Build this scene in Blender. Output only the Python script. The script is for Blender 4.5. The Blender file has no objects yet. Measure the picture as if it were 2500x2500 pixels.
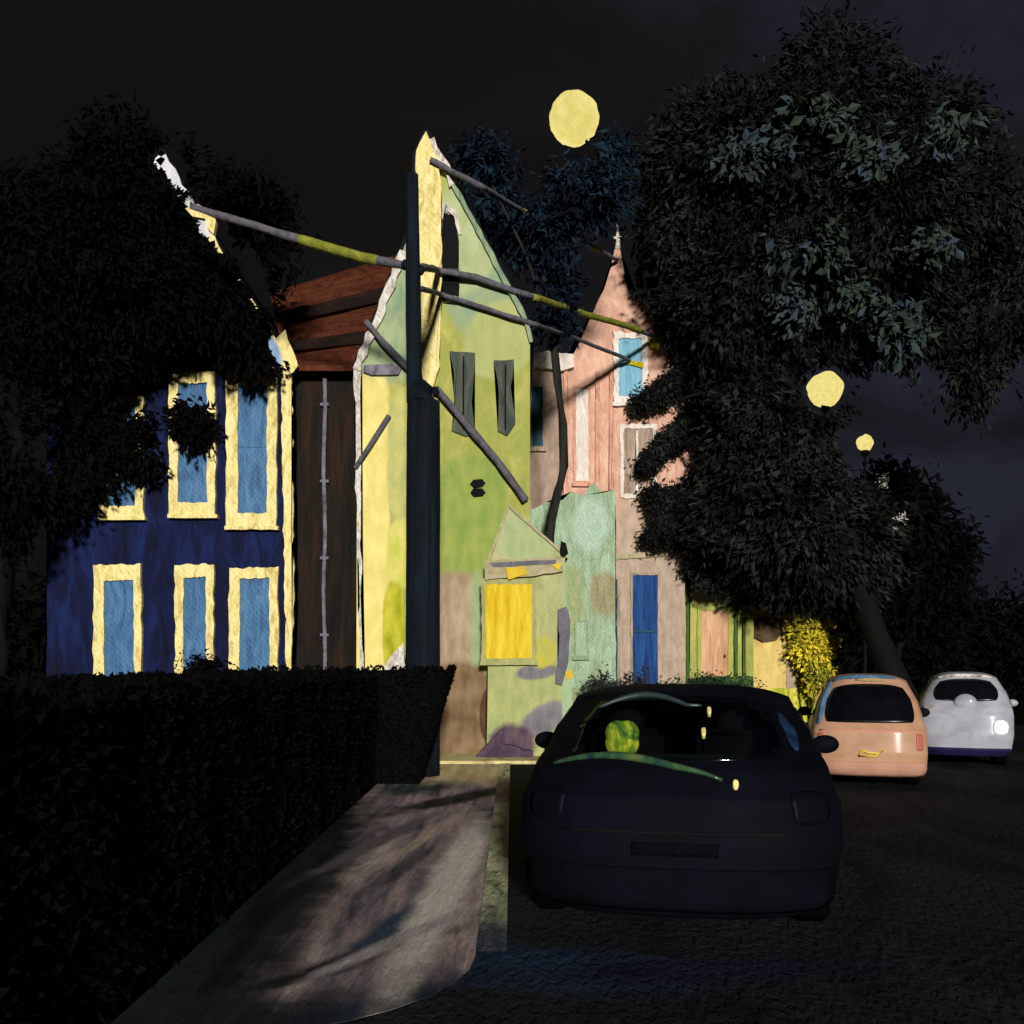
import bpy, bmesh, math, random
from mathutils import Vector, Matrix, noise

random.seed(7)
S = 1900.0; H = 1.61; CU = 966.0; CV = 1250.0
scene = bpy.context.scene
COL = scene.collection

def at(u, v, Y):
    return Vector(((u - CU) * Y / S, Y, H - (v - CV) * Y / S))
def lin(c):
    return tuple(((x / 255) / 12.92 if x / 255 <= .04045 else ((x / 255 + .055) / 1.055) ** 2.4) for x in c)

# ------------------------------------------------------------------ materials
def nodes(name):
    m = bpy.data.materials.new(name); m.use_nodes = True
    nt = m.node_tree
    return m, nt, nt.nodes['Principled BSDF']

def strokes(name, cols, scale=(5, 5, 1.2), rough=.8, spec=.15, bump=.5, weave=.25, fine=1.0, dist=1.2, pos=None, coord='Object', wscale=60, rot=0):
    """brushed, uneven coat of paint: 2-4 tones mixed by stretched noise, with ridges and a woven tooth"""
    m, nt, bs = nodes(name)
    N = nt.nodes.new; L = nt.links.new
    tc = N('ShaderNodeTexCoord')
    mp = N('ShaderNodeMapping'); mp.inputs['Scale'].default_value = scale
    mp.inputs['Rotation'].default_value = (0, rot, 0)
    L(tc.outputs[coord], mp.inputs['Vector'])
    n1 = N('ShaderNodeTexNoise'); n1.inputs['Scale'].default_value = 1.0; n1.inputs['Detail'].default_value = 7
    n1.inputs['Roughness'].default_value = .62; n1.inputs['Distortion'].default_value = dist
    L(mp.outputs[0], n1.inputs['Vector'])
    rp = N('ShaderNodeValToRGB'); cr = rp.color_ramp
    k = len(cols)
    if pos is None: pos = [.34 + .32 * i / max(1, k - 1) for i in range(k)]
    while len(cr.elements) < k: cr.elements.new(.5)
    for e, c, p_ in zip(cr.elements, cols, pos):
        e.position = p_; e.color = (*lin(c), 1)
    L(n1.outputs['Fac'], rp.inputs['Fac'])
    L(rp.outputs['Color'], bs.inputs['Base Color'])
    bs.inputs['Roughness'].default_value = rough
    bs.inputs['Specular IOR Level'].default_value = spec
    mp2 = N('ShaderNodeMapping'); mp2.inputs['Scale'].default_value = tuple(6 * s * fine for s in scale)
    L(tc.outputs[coord], mp2.inputs['Vector'])
    n2 = N('ShaderNodeTexNoise'); n2.inputs['Scale'].default_value = 1.0; n2.inputs['Detail'].default_value = 4
    n2.inputs['Distortion'].default_value = .6
    L(mp2.outputs[0], n2.inputs['Vector'])
    h = n2.outputs['Fac']
    if weave > 0:
        sep = N('ShaderNodeSeparateXYZ'); L(tc.outputs[coord], sep.inputs[0])
        hs = []
        for ax in ('X', 'Z'):
            mu = N('ShaderNodeMath'); mu.operation = 'MULTIPLY'; mu.inputs[1].default_value = wscale
            L(sep.outputs[ax], mu.inputs[0])
            si = N('ShaderNodeMath'); si.operation = 'SINE'; L(mu.outputs[0], si.inputs[0]); hs.append(si)
        pr = N('ShaderNodeMath'); pr.operation = 'MULTIPLY'; L(hs[0].outputs[0], pr.inputs[0]); L(hs[1].outputs[0], pr.inputs[1])
        ad = N('ShaderNodeMath'); ad.operation = 'MULTIPLY_ADD'; ad.inputs[1].default_value = weave * .4
        L(pr.outputs[0], ad.inputs[0]); L(h, ad.inputs[2]); h = ad.outputs[0]
    bp = N('ShaderNodeBump'); bp.inputs['Strength'].default_value = bump; bp.inputs['Distance'].default_value = .05
    L(h, bp.inputs['Height']); L(bp.outputs[0], bs.inputs['Normal'])
    return m

def patched(name, cols, patches, scale=(4, 4, 1.1), plane='XZ', soft=.16, wobble=.5, nscale=2.2, **kw):
    """strokes() with painted-over areas: each patch = (cx, cy, rx, ry, angle, power, tone, tone2) on the surface itself"""
    m = strokes(name, cols, scale, **kw); nt = m.node_tree; N = nt.nodes.new; L = nt.links.new
    bs = nt.nodes['Principled BSDF']; cur = bs.inputs['Base Color'].links[0].from_socket
    tc = N('ShaderNodeTexCoord'); sp = N('ShaderNodeSeparateXYZ'); L(tc.outputs['Object'], sp.inputs[0])
    A, B = sp.outputs[plane[0]], sp.outputs[plane[1]]
    nz = N('ShaderNodeTexNoise'); nz.inputs['Scale'].default_value = nscale; nz.inputs['Detail'].default_value = 6; nz.inputs['Roughness'].default_value = .6
    L(tc.outputs['Object'], nz.inputs[0])
    nf = N('ShaderNodeTexNoise'); nf.inputs['Scale'].default_value = 1; nf.inputs['Detail'].default_value = 5
    mp = N('ShaderNodeMapping'); mp.inputs['Scale'].default_value = tuple(1.6 * q for q in scale); L(tc.outputs['Object'], mp.inputs[0]); L(mp.outputs[0], nf.inputs[0])
    def mth(op, a, b=None, c=None):
        n = N('ShaderNodeMath'); n.operation = op
        for i, x in enumerate((a, b, c)):
            if x is None: continue
            if isinstance(x, (int, float)): n.inputs[i].default_value = x
            else: L(x, n.inputs[i])
        return n.outputs[0]
    for (cx, cy, rx, ry, ang, pw, t1, t2) in patches:
        dx = mth('SUBTRACT', A, cx); dy = mth('SUBTRACT', B, cy); ca, sa = math.cos(ang), math.sin(ang)
        x = mth('ADD', mth('MULTIPLY', dx, ca), mth('MULTIPLY', dy, sa)); y = mth('SUBTRACT', mth('MULTIPLY', dy, ca), mth('MULTIPLY', dx, sa))
        e = mth('ADD', mth('POWER', mth('DIVIDE', mth('ABSOLUTE', x), rx), pw), mth('POWER', mth('DIVIDE', mth('ABSOLUTE', y), ry), pw))
        e = mth('POWER', e, 1.0 / pw)
        e = mth('ADD', e, mth('MULTIPLY', mth('SUBTRACT', nz.outputs['Fac'], .5), wobble))
        mr = N('ShaderNodeMapRange'); mr.interpolation_type = 'SMOOTHSTEP'; L(e, mr.inputs[0])
        mr.inputs[1].default_value = 1 - soft; mr.inputs[2].default_value = 1 + soft; mr.inputs[3].default_value = 1; mr.inputs[4].default_value = 0
        tone = N('ShaderNodeMix'); tone.data_type = 'RGBA'; tone.inputs[6].default_value = (*lin(t1), 1); tone.inputs[7].default_value = (*lin(t2), 1)
        f2 = N('ShaderNodeMapRange'); L(nf.outputs['Fac'], f2.inputs[0]); f2.inputs[1].default_value = .36; f2.inputs[2].default_value = .64; L(f2.outputs[0], tone.inputs[0])
        mx = N('ShaderNodeMix'); mx.data_type = 'RGBA'; L(mr.outputs[0], mx.inputs[0]); L(cur, mx.inputs[6]); L(tone.outputs[2], mx.inputs[7]); cur = mx.outputs[2]
    L(cur, bs.inputs['Base Color'])
    return m
def wp(u0, v0, u1, v1, Y, root, t1, t2, ang=0, pw=2):
    """a painted area of a wall standing at depth Y"""
    a, b = at(u0, v0, Y) - root.location, at(u1, v1, Y) - root.location
    return ((a.x + b.x) / 2, (a.z + b.z) / 2, abs(b.x - a.x) / 2, abs(b.z - a.z) / 2, ang, pw, t1, t2)

def plain(name, col, rough=.6, spec=.3, emit=None, es=1.0):
    m, nt, bs = nodes(name)
    N = nt.nodes.new; L = nt.links.new
    tc = N('ShaderNodeTexCoord'); n = N('ShaderNodeTexNoise'); n.inputs['Scale'].default_value = 9; n.inputs['Detail'].default_value = 5
    L(tc.outputs['Object'], n.inputs['Vector'])
    rp = N('ShaderNodeValToRGB'); c = lin(col)
    rp.color_ramp.elements[0].position = .3; rp.color_ramp.elements[1].position = .7
    rp.color_ramp.elements[0].color = (*[x * .72 for x in c], 1); rp.color_ramp.elements[1].color = (*[min(1, x * 1.15) for x in c], 1)
    L(n.outputs['Fac'], rp.inputs[0]); L(rp.outputs[0], bs.inputs['Base Color'])
    bs.inputs['Roughness'].default_value = rough; bs.inputs['Specular IOR Level'].default_value = spec
    if emit:
        L(rp.outputs[0], bs.inputs['Emission Color']); bs.inputs['Emission Strength'].default_value = es
    return m

def leafmat(name, cols, pos=None):
    m, nt, bs = nodes(name)
    N = nt.nodes.new; L = nt.links.new
    g = N('ShaderNodeNewGeometry')
    tc = N('ShaderNodeTexCoord'); n = N('ShaderNodeTexNoise'); n.inputs['Scale'].default_value = 1.1; n.inputs['Detail'].default_value = 2
    L(tc.outputs['Object'], n.inputs['Vector'])
    a = N('ShaderNodeMath'); a.operation = 'MULTIPLY_ADD'; a.inputs[1].default_value = .5
    s = N('ShaderNodeMath'); s.operation = 'MULTIPLY'; s.inputs[1].default_value = .95
    L(n.outputs['Fac'], s.inputs[0])
    L(g.outputs['Random Per Island'], a.inputs[0]); L(s.outputs[0], a.inputs[2])
    rp = N('ShaderNodeValToRGB'); cr = rp.color_ramp; k = len(cols)
    while len(cr.elements) < k: cr.elements.new(.5)
    pos = pos or [.35 + .6 * i / (k - 1) for i in range(k)]
    for e, c, p_ in zip(cr.elements, cols, pos): e.position = p_; e.color = (*lin(c), 1)
    L(a.outputs[0], rp.inputs[0]); L(rp.outputs[0], bs.inputs['Base Color'])
    bs.inputs['Roughness'].default_value = .9; bs.inputs['Specular IOR Level'].default_value = .03
    return m

M = {}
V = (6, 6, 2.2)       # upright strokes
M['navy'] = strokes('navy_paint', [(8, 9, 30), (11, 18, 54), (18, 34, 82)], (3, 3, .8), pos=[.35, .5, .68])
M['cream'] = strokes('cream_trim', [(196, 176, 104), (240, 222, 146), (250, 236, 176)], (8, 8, 3), bump=.7, weave=.4)
M['white'] = strokes('white_trim', [(150, 140, 130), (214, 206, 196), (240, 236, 226)], (9, 9, 4), bump=.7, weave=.6)
M['bluepane'] = strokes('blue_pane', [(40, 76, 114), (56, 100, 142), (76, 118, 154)], (5, 5, 1.5), rough=.45, bump=.3, weave=.3)
M['brownwall'] = strokes('dark_brown_wall', [(16, 14, 13), (30, 23, 17), (52, 30, 18)], (5, 5, .5), pos=[.35, .52, .7])
M['redroof'] = strokes('rust_roof', [(52, 24, 14), (84, 40, 24), (96, 56, 32)], (2, 3, 3), pos=[.35, .5, .66])
M['darktile'] = strokes('dark_tile', [(20, 16, 15), (46, 28, 22)], (2, 3, 3))
M['slate'] = strokes('night_slate', [(10, 11, 14), (20, 22, 27)], (2, 4, 4))
M['grey'] = strokes('grey_lead', [(74, 70, 78), (110, 106, 118), (128, 126, 138)], (6, 6, 3))
M['olive'] = strokes('olive_render', [(140, 148, 72), (156, 158, 84), (176, 172, 92)], (3, 3, 1.3), weave=.3)
M['sage'] = strokes('sage_render', [(128, 150, 122), (158, 168, 112), (176, 176, 110)], (4, 4, .9))
M['sagedk'] = strokes('grey_sage', [(92, 124, 106), (134, 152, 122), (156, 168, 126)], (4, 4, .9))
M['creamwall'] = strokes('cream_render', [(160, 164, 92), (214, 200, 116), (238, 222, 142)], (5, 5, .6), pos=[.36, .5, .62])
M['limewall'] = strokes('lime_render', [(120, 136, 30), (176, 176, 50), (214, 204, 90)], (6, 6, .7))
M['charcoal'] = strokes('charcoal_wood', [(52, 58, 56), (74, 80, 72), (90, 94, 78)], (6, 6, 1))
M['ink'] = strokes('ink_black', [(5, 5, 7), (12, 12, 15)], (6, 6, 2), bump=.3)
M['beige'] = strokes('beige_render', [(138, 120, 96), (160, 142, 116), (176, 160, 134)], V)
M['umber'] = strokes('umber_plinth', [(84, 62, 42), (116, 94, 68), (132, 112, 84)], (3, 3, 1.5))
M['umberdk'] = strokes('dark_umber', [(52, 34, 20), (84, 58, 36)], (4, 4, 1.5))
M['khaki'] = strokes('khaki_render', [(142, 146, 92), (160, 160, 104), (172, 168, 118)], V)
M['litwin'] = None
M['lavender'] = strokes('lavender_grey', [(90, 88, 94), (116, 112, 122)], (5, 5, 3))
M['purple'] = strokes('purple_grey', [(62, 48, 66), (92, 74, 84)], (3, 3, 3))
M['mint'] = strokes('mint_render', [(140, 162, 124), (160, 184, 150), (172, 200, 172)], (7, 7, 1.6), bump=1.0)
M['pink'] = strokes('pink_stone', [(170, 126, 108), (208, 152, 128), (224, 176, 152)], (4, 4, 1.6), bump=.8)
M['mauve'] = strokes('mauve_stone', [(136, 118, 104), (166, 144, 128), (190, 168, 150)], (5, 5, .9), bump=.9)
M['pinkw'] = strokes('chalk_white', [(206, 190, 176), (240, 232, 222)], (6, 6, 2), bump=.8)
M['skyblue'] = strokes('pale_blue_pane', [(92, 150, 178), (140, 190, 208)], (8, 8, 1), rough=.5)
M['teal'] = strokes('teal_pane', [(28, 58, 68), (56, 92, 100)], (6, 6, 1))
M['royal'] = strokes('royal_blue_door', [(20, 46, 96), (38, 82, 140)], (9, 9, .8))
M['deepgreen'] = strokes('deep_green', [(40, 66, 40), (84, 108, 50)], (9, 9, .7))
M['paleyel'] = strokes('pale_yellow_wall', [(196, 168, 96), (222, 196, 122)], (4, 4, 1.5))
M['lintel'] = strokes('pale_lintel', [(150, 140, 108), (184, 172, 138)], (3, 3, 6))
M['blush'] = strokes('blush_door', [(176, 128, 96), (224, 182, 144)], (8, 8, .8))
M['polemat'] = strokes('tarred_pole', [(6, 10, 17), (11, 20, 30), (17, 32, 40)], (8, 8, .5), pos=[.35, .55, .72])
M['bark'] = strokes('night_bark', [(5, 5, 5), (11, 11, 10)], (14, 14, 2))
M['barkgrey'] = strokes('grey_bark', [(24, 23, 23), (50, 47, 44)], (14, 14, 2))
M['cablegrey'] = strokes('cable_grey', [(74, 72, 80), (104, 102, 110)], (4, 4, 4), bump=.5)
M['cableolive'] = strokes('cable_olive', [(104, 108, 34), (142, 144, 56)], (4, 4, 4), bump=.5)
M['mustard'] = strokes('mustard', [(150, 132, 16), (206, 184, 40)], (6, 6, 3))
M['yellow'] = strokes('sign_yellow', [(196, 160, 40), (226, 196, 60)], (6, 6, 3))
M['brownsign'] = strokes('brown_sign', [(70, 54, 38), (96, 76, 56)], (6, 6, 6))

def emitmat(name, c1, c2, st, sc):
    m, nt, bs = nodes(name); N = nt.nodes.new; L = nt.links.new
    tc = N('ShaderNodeTexCoord'); mp = N('ShaderNodeMapping'); mp.inputs['Scale'].default_value = sc
    n = N('ShaderNodeTexNoise'); n.inputs['Scale'].default_value = 1; n.inputs['Detail'].default_value = 6; n.inputs['Roughness'].default_value = .7
    L(tc.outputs['Object'], mp.inputs[0]); L(mp.outputs[0], n.inputs[0])
    rp = N('ShaderNodeValToRGB'); rp.color_ramp.elements[0].position = .38; rp.color_ramp.elements[1].position = .62
    rp.color_ramp.elements[0].color = (*lin(c1), 1); rp.color_ramp.elements[1].color = (*lin(c2), 1)
    L(n.outputs['Fac'], rp.inputs[0]); bs.inputs['Base Color'].default_value = (0, 0, 0, 1); bs.inputs['Specular IOR Level'].default_value = 0
    L(rp.outputs[0], bs.inputs['Emission Color']); bs.inputs['Emission Strength'].default_value = st
    return m
M['litwin'] = emitmat('lit_window', (222, 178, 24), (252, 220, 70), 1.0, (9, 9, 1.2))
M['lampglow'] = emitmat('lamp_glow', (232, 212, 118), (246, 232, 148), 1.0, (9, 9, 9))
M['moonglow'] = emitmat('moon_glow', (226, 208, 112), (244, 230, 146), 1.0, (.12, .12, .12))

M['asphalt'] = patched('night_asphalt', [(30, 30, 31), (44, 44, 46), (46, 50, 60)], [(.15, 5.3, .8, .35, -.2, 2, (36, 48, 68), (44, 60, 84)), (1.0, 5.25, .9, .2, .1, 2, (32, 34, 48), (38, 42, 58))], (.9, .35, 1), plane='XY', soft=.5, weave=0, spec=.02, bump=.6, fine=4, pos=[.36, .56, .75])
M['soil'] = strokes('dark_soil', [(12, 12, 11), (24, 23, 21)], (.5, .5, 1), weave=0, spec=0, bump=.5)
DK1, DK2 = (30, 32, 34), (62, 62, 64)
M['paving'] = patched('light_streak_paving', [(66, 64, 72), (128, 116, 122), (172, 150, 148), (220, 206, 198)],  # lit streak and its fade into dark painted into the paving colour
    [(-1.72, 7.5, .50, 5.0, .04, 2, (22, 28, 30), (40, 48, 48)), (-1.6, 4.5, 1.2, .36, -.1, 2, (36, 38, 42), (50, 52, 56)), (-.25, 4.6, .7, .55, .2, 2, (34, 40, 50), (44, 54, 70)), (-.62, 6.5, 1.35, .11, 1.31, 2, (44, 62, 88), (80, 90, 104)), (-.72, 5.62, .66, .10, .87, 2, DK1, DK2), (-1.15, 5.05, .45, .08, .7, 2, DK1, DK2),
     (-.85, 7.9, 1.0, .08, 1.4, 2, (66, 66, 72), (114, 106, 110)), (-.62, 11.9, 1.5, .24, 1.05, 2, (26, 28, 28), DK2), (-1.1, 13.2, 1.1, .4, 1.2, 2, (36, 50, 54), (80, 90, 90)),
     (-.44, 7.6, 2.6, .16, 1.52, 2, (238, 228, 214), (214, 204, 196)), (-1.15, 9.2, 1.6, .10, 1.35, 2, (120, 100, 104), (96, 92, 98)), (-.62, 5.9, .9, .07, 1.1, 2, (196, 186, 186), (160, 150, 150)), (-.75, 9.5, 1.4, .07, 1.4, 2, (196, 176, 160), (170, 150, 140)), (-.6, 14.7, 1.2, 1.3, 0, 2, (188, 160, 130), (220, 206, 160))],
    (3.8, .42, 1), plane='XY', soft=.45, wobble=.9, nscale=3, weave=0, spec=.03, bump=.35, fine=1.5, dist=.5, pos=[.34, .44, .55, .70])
M['kerb'] = patched('pale_kerb', [(120, 126, 104), (188, 192, 150), (222, 220, 184)], [(0, 5.4, 2, .9, 0, 2, (52, 62, 76), (86, 92, 96)), (-.1, 12.5, .6, 1.2, 0, 2, (96, 80, 70), (130, 112, 90))], (5, 1.2, 4), plane='XY', soft=.5, wobble=.8, weave=0, spec=.05)
M['kerbdark'] = strokes('dark_kerb', [(30, 34, 40), (52, 54, 58)], (3, 3, 3), weave=0, spec=.03)
M['forecourt'] = strokes('forecourt_earth', [(140, 110, 90), (200, 184, 130), (216, 212, 160)], (1.4, .8, 1), weave=0, spec=.03)

# ------------------------------------------------------------------ object helpers
def tag(o, label, cat, group=None, kind=None):
    if label: o['label'] = label
    if cat: o['category'] = cat
    if group: o['group'] = group
    if kind: o['kind'] = kind
    return o
def thing(name, loc, label, cat, group=None):
    o = bpy.data.objects.new(name, None); COL.objects.link(o); o.location = loc; o.empty_display_size = .3
    return tag(o, label, cat, group)
def root_of(o):
    while o and o.parent: o = o.parent
    return o
def link(name, bm, mats, parent=None, smooth=False, pivot=None, label=None):
    me = bpy.data.meshes.new(name)
    off = Vector((0, 0, 0))
    if parent: off = Vector(root_of(parent).location)
    elif pivot is not None: off = Vector(pivot)
    bmesh.ops.recalc_face_normals(bm, faces=bm.faces) if len(bm.faces) < 60000 else None
    for v in bm.verts: v.co -= off
    bm.to_mesh(me); bm.free()
    for m in (mats if isinstance(mats, (list, tuple)) else [mats]): me.materials.append(m)
    if smooth:
        for p in me.polygons: p.use_smooth = True
    o = bpy.data.objects.new(name, me); COL.objects.link(o)
    if parent: o.parent = parent
    elif pivot is not None: o.location = off
    if label: o['label'] = label
    return o

def wob(pts, step=.14, amp=.014):
    """hand-made outline: resample and waver"""
    out = []
    n = len(pts)
    for i in range(n):
        a, b = pts[i], pts[(i + 1) % n]
        d = (b - a).length; k = max(1, int(d / step))
        for j in range(k):
            p = a.lerp(b, j / k)
            if amp:
                q = Vector((noise.noise(p * 5.1), 0, noise.noise(p * 5.1 + Vector((9, 3, 7))))) * amp * 1.6
                q += Vector((random.uniform(-1, 1), 0, random.uniform(-1, 1))) * amp * .5
                p = p + q
            out.append(p)
    return out
def extrude(bm, front, depth, mi=0):
    vs = [bm.verts.new(p) for p in front]; bs = [bm.verts.new(p + Vector((0, depth, 0))) for p in front]
    f = bm.faces.new(vs); g = bm.faces.new(bs[::-1]); fs = [f, g]
    n = len(vs)
    for i in range(n): fs.append(bm.faces.new((vs[i], bs[i], bs[(i + 1) % n], vs[(i + 1) % n])))
    for x in fs: x.material_index = mi
    bmesh.ops.triangulate(bm, faces=[f, g])
def slab(name, px, Y, depth, mat, parent, amp=.014, step=.14, label=None):
    bm = bmesh.new(); extrude(bm, wob([at(u, v, Y) for u, v in px], step, amp), depth)
    return link(name, bm, mat, parent, label=label)
def rect(u0, v0, u1, v1): return [(u0, v0), (u1, v0), (u1, v1), (u0, v1)]
def ring(bm, outer, inner, depth):
    n = len(outer)
    o = [bm.verts.new(p) for p in outer]; i_ = [bm.verts.new(p) for p in inner]
    ob = [bm.verts.new(p + Vector((0, depth, 0))) for p in outer]; ib = [bm.verts.new(p + Vector((0, depth, 0))) for p in inner]
    for k in range(n):
        j = (k + 1) % n
        bm.faces.new((o[k], o[j], i_[j], i_[k])); bm.faces.new((o[k], ob[k], ob[j], o[j])); bm.faces.new((i_[k], i_[j], ib[j], ib[k]))
def window(parent, r, Y, fw, fm, pm, proud=.07, sill=True, name='window', bars=0, tilt=0, amp=.02, top=None, barm=None):
    """frame ring standing proud, glass set back inside it; r = outer px rectangle"""
    u0, v0, u1, v1 = r
    fwl, fwt, fwr, fwb = fw if isinstance(fw, tuple) else (fw, fw, fw, fw)
    Yf = Y - proud
    k = 14
    def loop(a, b, c, d, am):
        cs = [(a, b), (c, b + tilt), (c - tilt * .3, d), (a + tilt * .3, d)]
        pts = []
        for i in range(4):
            p, q = at(*cs[i], Yf), at(*cs[(i + 1) % 4], Yf)
            for j in range(k):
                t = p.lerp(q, j / k)
                t += Vector((random.uniform(-1, 1), 0, random.uniform(-1, 1))) * am
                pts.append(t)
        return pts
    bm = bmesh.new()
    ring(bm, loop(u0, v0, u1, v1, amp), loop(u0 + fwl, v0 + fwt, u1 - fwr, v1 - fwb, amp * .7), proud + .03)
    w = link(name, bm, fm, parent)
    slab('pane', rect(u0 + fwl * .5, v0 + fwt * .5, u1 - fwr * .5, v1 - fwb * .5), Yf + proud * .55, proud * .45 + .02, pm, w, amp=0)
    if sill: slab('sill', [(u0 - 3, v1 - 2), (u1 + 3, v1 - 2), (u1 + 3, v1 + 5), (u0 - 3, v1 + 5)], Yf - .05, .13, fm, w, amp=.008)
    for b in range(bars):
        vb = v0 + (v1 - v0) * (b + 1) / (bars + 1)
        slab('glazing_bar', rect(u0 + fwl - 1, vb - 1.2, u1 - fwr + 1, vb + 1.2), Yf + proud * .35, .02, barm or fm, w, amp=.003)
    return w
def tube(bm, pts, radii, n=10, mi=0, cap=True):
    rings = []
    for i, p in enumerate(pts):
        d = (pts[min(i + 1, len(pts) - 1)] - pts[max(i - 1, 0)]).normalized()
        a = d.cross(Vector((0, 0, 1)));
        if a.length < .1: a = d.cross(Vector((0, 1, 0)))
        a.normalize(); b = d.cross(a)
        rings.append([bm.verts.new(p + (a * math.cos(t) + b * math.sin(t)) * radii[i]) for t in [2 * math.pi * q / n for q in range(n)]])
    for i in range(len(rings) - 1):
        for q in range(n):
            f = bm.faces.new((rings[i][q], rings[i][(q + 1) % n], rings[i + 1][(q + 1) % n], rings[i + 1][q])); f.material_index = mi
    if cap:
        for r in (rings[0], rings[-1]):
            f = bm.faces.new(r); f.material_index = mi
def tubeobj(name, pts, radii, mat, parent=None, n=10, pivot=None, smooth=True):
    bm = bmesh.new(); pts = [Vector(p) for p in pts]
    if not isinstance(radii, (list, tuple)): radii = [radii] * len(pts)
    tube(bm, pts, radii, n); return link(name, bm, mat, parent, smooth, pivot)
def box(bm, x0, y0, z0, x1, y1, z1, mi=0):
    vs = [bm.verts.new((x, y, z)) for z in (z0, z1) for y in (y0, y1) for x in (x0, x1)]
    for q in ((0, 1, 3, 2), (4, 6, 7, 5), (0, 4, 5, 1), (2, 3, 7, 6), (0, 2, 6, 4), (1, 5, 7, 3)):
        f = bm.faces.new([vs[i] for i in q]); f.material_index = mi
def boxobj(name, x0, y0, z0, x1, y1, z1, mat, parent=None, pivot=None):
    bm = bmesh.new(); box(bm, x0, y0, z0, x1, y1, z1); return link(name, bm, mat, parent, pivot=pivot)
def ball(bm, c, r, seg=24, rings=14, sx=1, sy=1, sz=1, j=0):
    ret = bmesh.ops.create_uvsphere(bm, u_segments=seg, v_segments=rings, radius=r)
    for v in ret['verts']:
        k = 1 + j * noise.noise(v.co.normalized() * 2.3 + Vector(c))
        v.co = Vector((v.co.x * sx * k, v.co.y * sy * k, v.co.z * sz * k)) + Vector(c)

# ------------------------------------------------------------------ foliage
def leafmesh(blobs, per, size, rng, holes=(), aspect=.42, mi=0, surf=.55, cull=True, verts=None, faces=None):
    """clumps of brush-like leaves through ellipsoids (c, rx, ry, rz, weight)"""
    verts = [] if verts is None else verts; faces = [] if faces is None else faces
    for (c, rx, ry, rz, w) in blobs:
        vol = (rx * ry * rz) ** (2 / 3)
        for _ in range(int(per * w * vol)):
            d = Vector((rng.gauss(0, 1), rng.gauss(0, 1), rng.gauss(0, 1))).normalized()
            r = 1 - (rng.random() ** 1.5) * surf
            if len(blobs) > 30 or size > .16: r *= 1 + .1 * noise.noise(d * 5 + c)
            if cull: r *= 1 + .42 * noise.noise(d * 2.2 + c)
            if rng.random() < .16: r *= rng.uniform(1.0, 1.22)
            cc = c + Vector((d.x * rx, d.y * ry, d.z * rz)) * r
            if cull and noise.noise(cc * .9 + Vector((3, 8, 1))) < -.28: continue
            dirv = (Vector((d.x, d.y * .5, d.z - .55)) + Vector((rng.uniform(-.6, .6), rng.uniform(-.6, .6), rng.uniform(-.6, .6)))).normalized()
            for _k in range(rng.randint(7, 12)):
                p = cc + Vector((rng.gauss(0, .12), rng.gauss(0, .12), rng.gauss(0, .12))) * (size / .16)
                if any((p - h).length < hr for h, hr in holes): continue
                dd = (dirv + Vector((rng.uniform(-.5, .5), rng.uniform(-.5, .5), rng.uniform(-.5, .5)))).normalized()
                nn = dd.cross(Vector((rng.gauss(0, 1), rng.gauss(0, 1), rng.gauss(0, 1)))).normalized()
                s = size * rng.uniform(.6, 1.35); wd = s * aspect * rng.uniform(.7, 1.2)
                bow = dd.cross(nn) * s * .12
                i0 = len(verts)
                verts += [p - dd * s * .5, p + nn * wd * .5 + bow, p + dd * s * .5, p - nn * wd * .5 + bow]
                faces.append((i0, i0 + 1, i0 + 2, i0 + 3))
    return verts, faces
def leafobj(name, verts, faces, mat, parent=None, pivot=None):
    off = Vector(root_of(parent).location) if parent else Vector(pivot)
    me = bpy.data.meshes.new(name); me.from_pydata([v - off for v in verts], [], faces); me.materials.append(mat)
    o = bpy.data.objects.new(name, me); COL.objects.link(o)
    if parent: o.parent = parent
    else: o.location = off
    return o
def pxblob(u, v, ru, rv, Y, ry, w=1.0):
    return (at(u, v, Y), ru * Y / S, ry, rv * Y / S, w)
def limbs(root, base, top, r0, targets, mat, rng, mid=None, bend=.15):
    bm = bmesh.new()
    pts = []; rad = []
    for i in range(9):
        t = i / 8; p = base.lerp(top, t) + Vector((noise.noise(Vector((t * 2.2, base.x, 1))), noise.noise(Vector((t * 2.2, base.x, 5))), 0)) * bend * 2 * math.sin(t * 3.14)
        pts.append(p); rad.append(r0 * (1.35 - .3 * min(1, t * 6)) * (1 - .62 * t) if i else r0 * 1.5)
    tube(bm, pts, rad, 12)
    link('trunk', bm, mat, root, True)
    for k, tg in enumerate(targets):
        s = pts[6 + k % 2]; bm = bmesh.new(); q = []; rr = []
        for i in range(7):
            t = i / 6; p = s.lerp(tg, t) + Vector((rng.uniform(-1, 1), rng.uniform(-1, 1), rng.uniform(-.3, 1))) * .035 * (tg - s).length * (0 < i < 6)
            q.append(p); rr.append(r0 * .42 * (1 - .85 * t))
        tube(bm, q, rr, 7); link('branch', bm, mat, root, True)

# ------------------------------------------------------------------ setting
bm = bmesh.new(); n = 40
box(bm, -300, -120, -.5, 300, 500, 0)
tag(link('ground', bm, M['soil']), None, None, kind='structure')
bm = bmesh.new()
def sheet(pts, z):
    vs = [bm.verts.new((x, y, z)) for x, y in pts]; bm.faces.new(vs)
sheet([(-60, -14), (60, -14), (60, 4.5), (13, 4.5), (13, 60), (24, 160), (10, 160), (0.6, 60), (.6, 17.5), (-.3, 17.5), (-1.78, 4.5), (-60, 4.5)], .006)
bmesh.ops.triangulate(bm, faces=bm.faces)
tag(link('road', bm, M['asphalt']), None, None, kind='structure')
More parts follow.
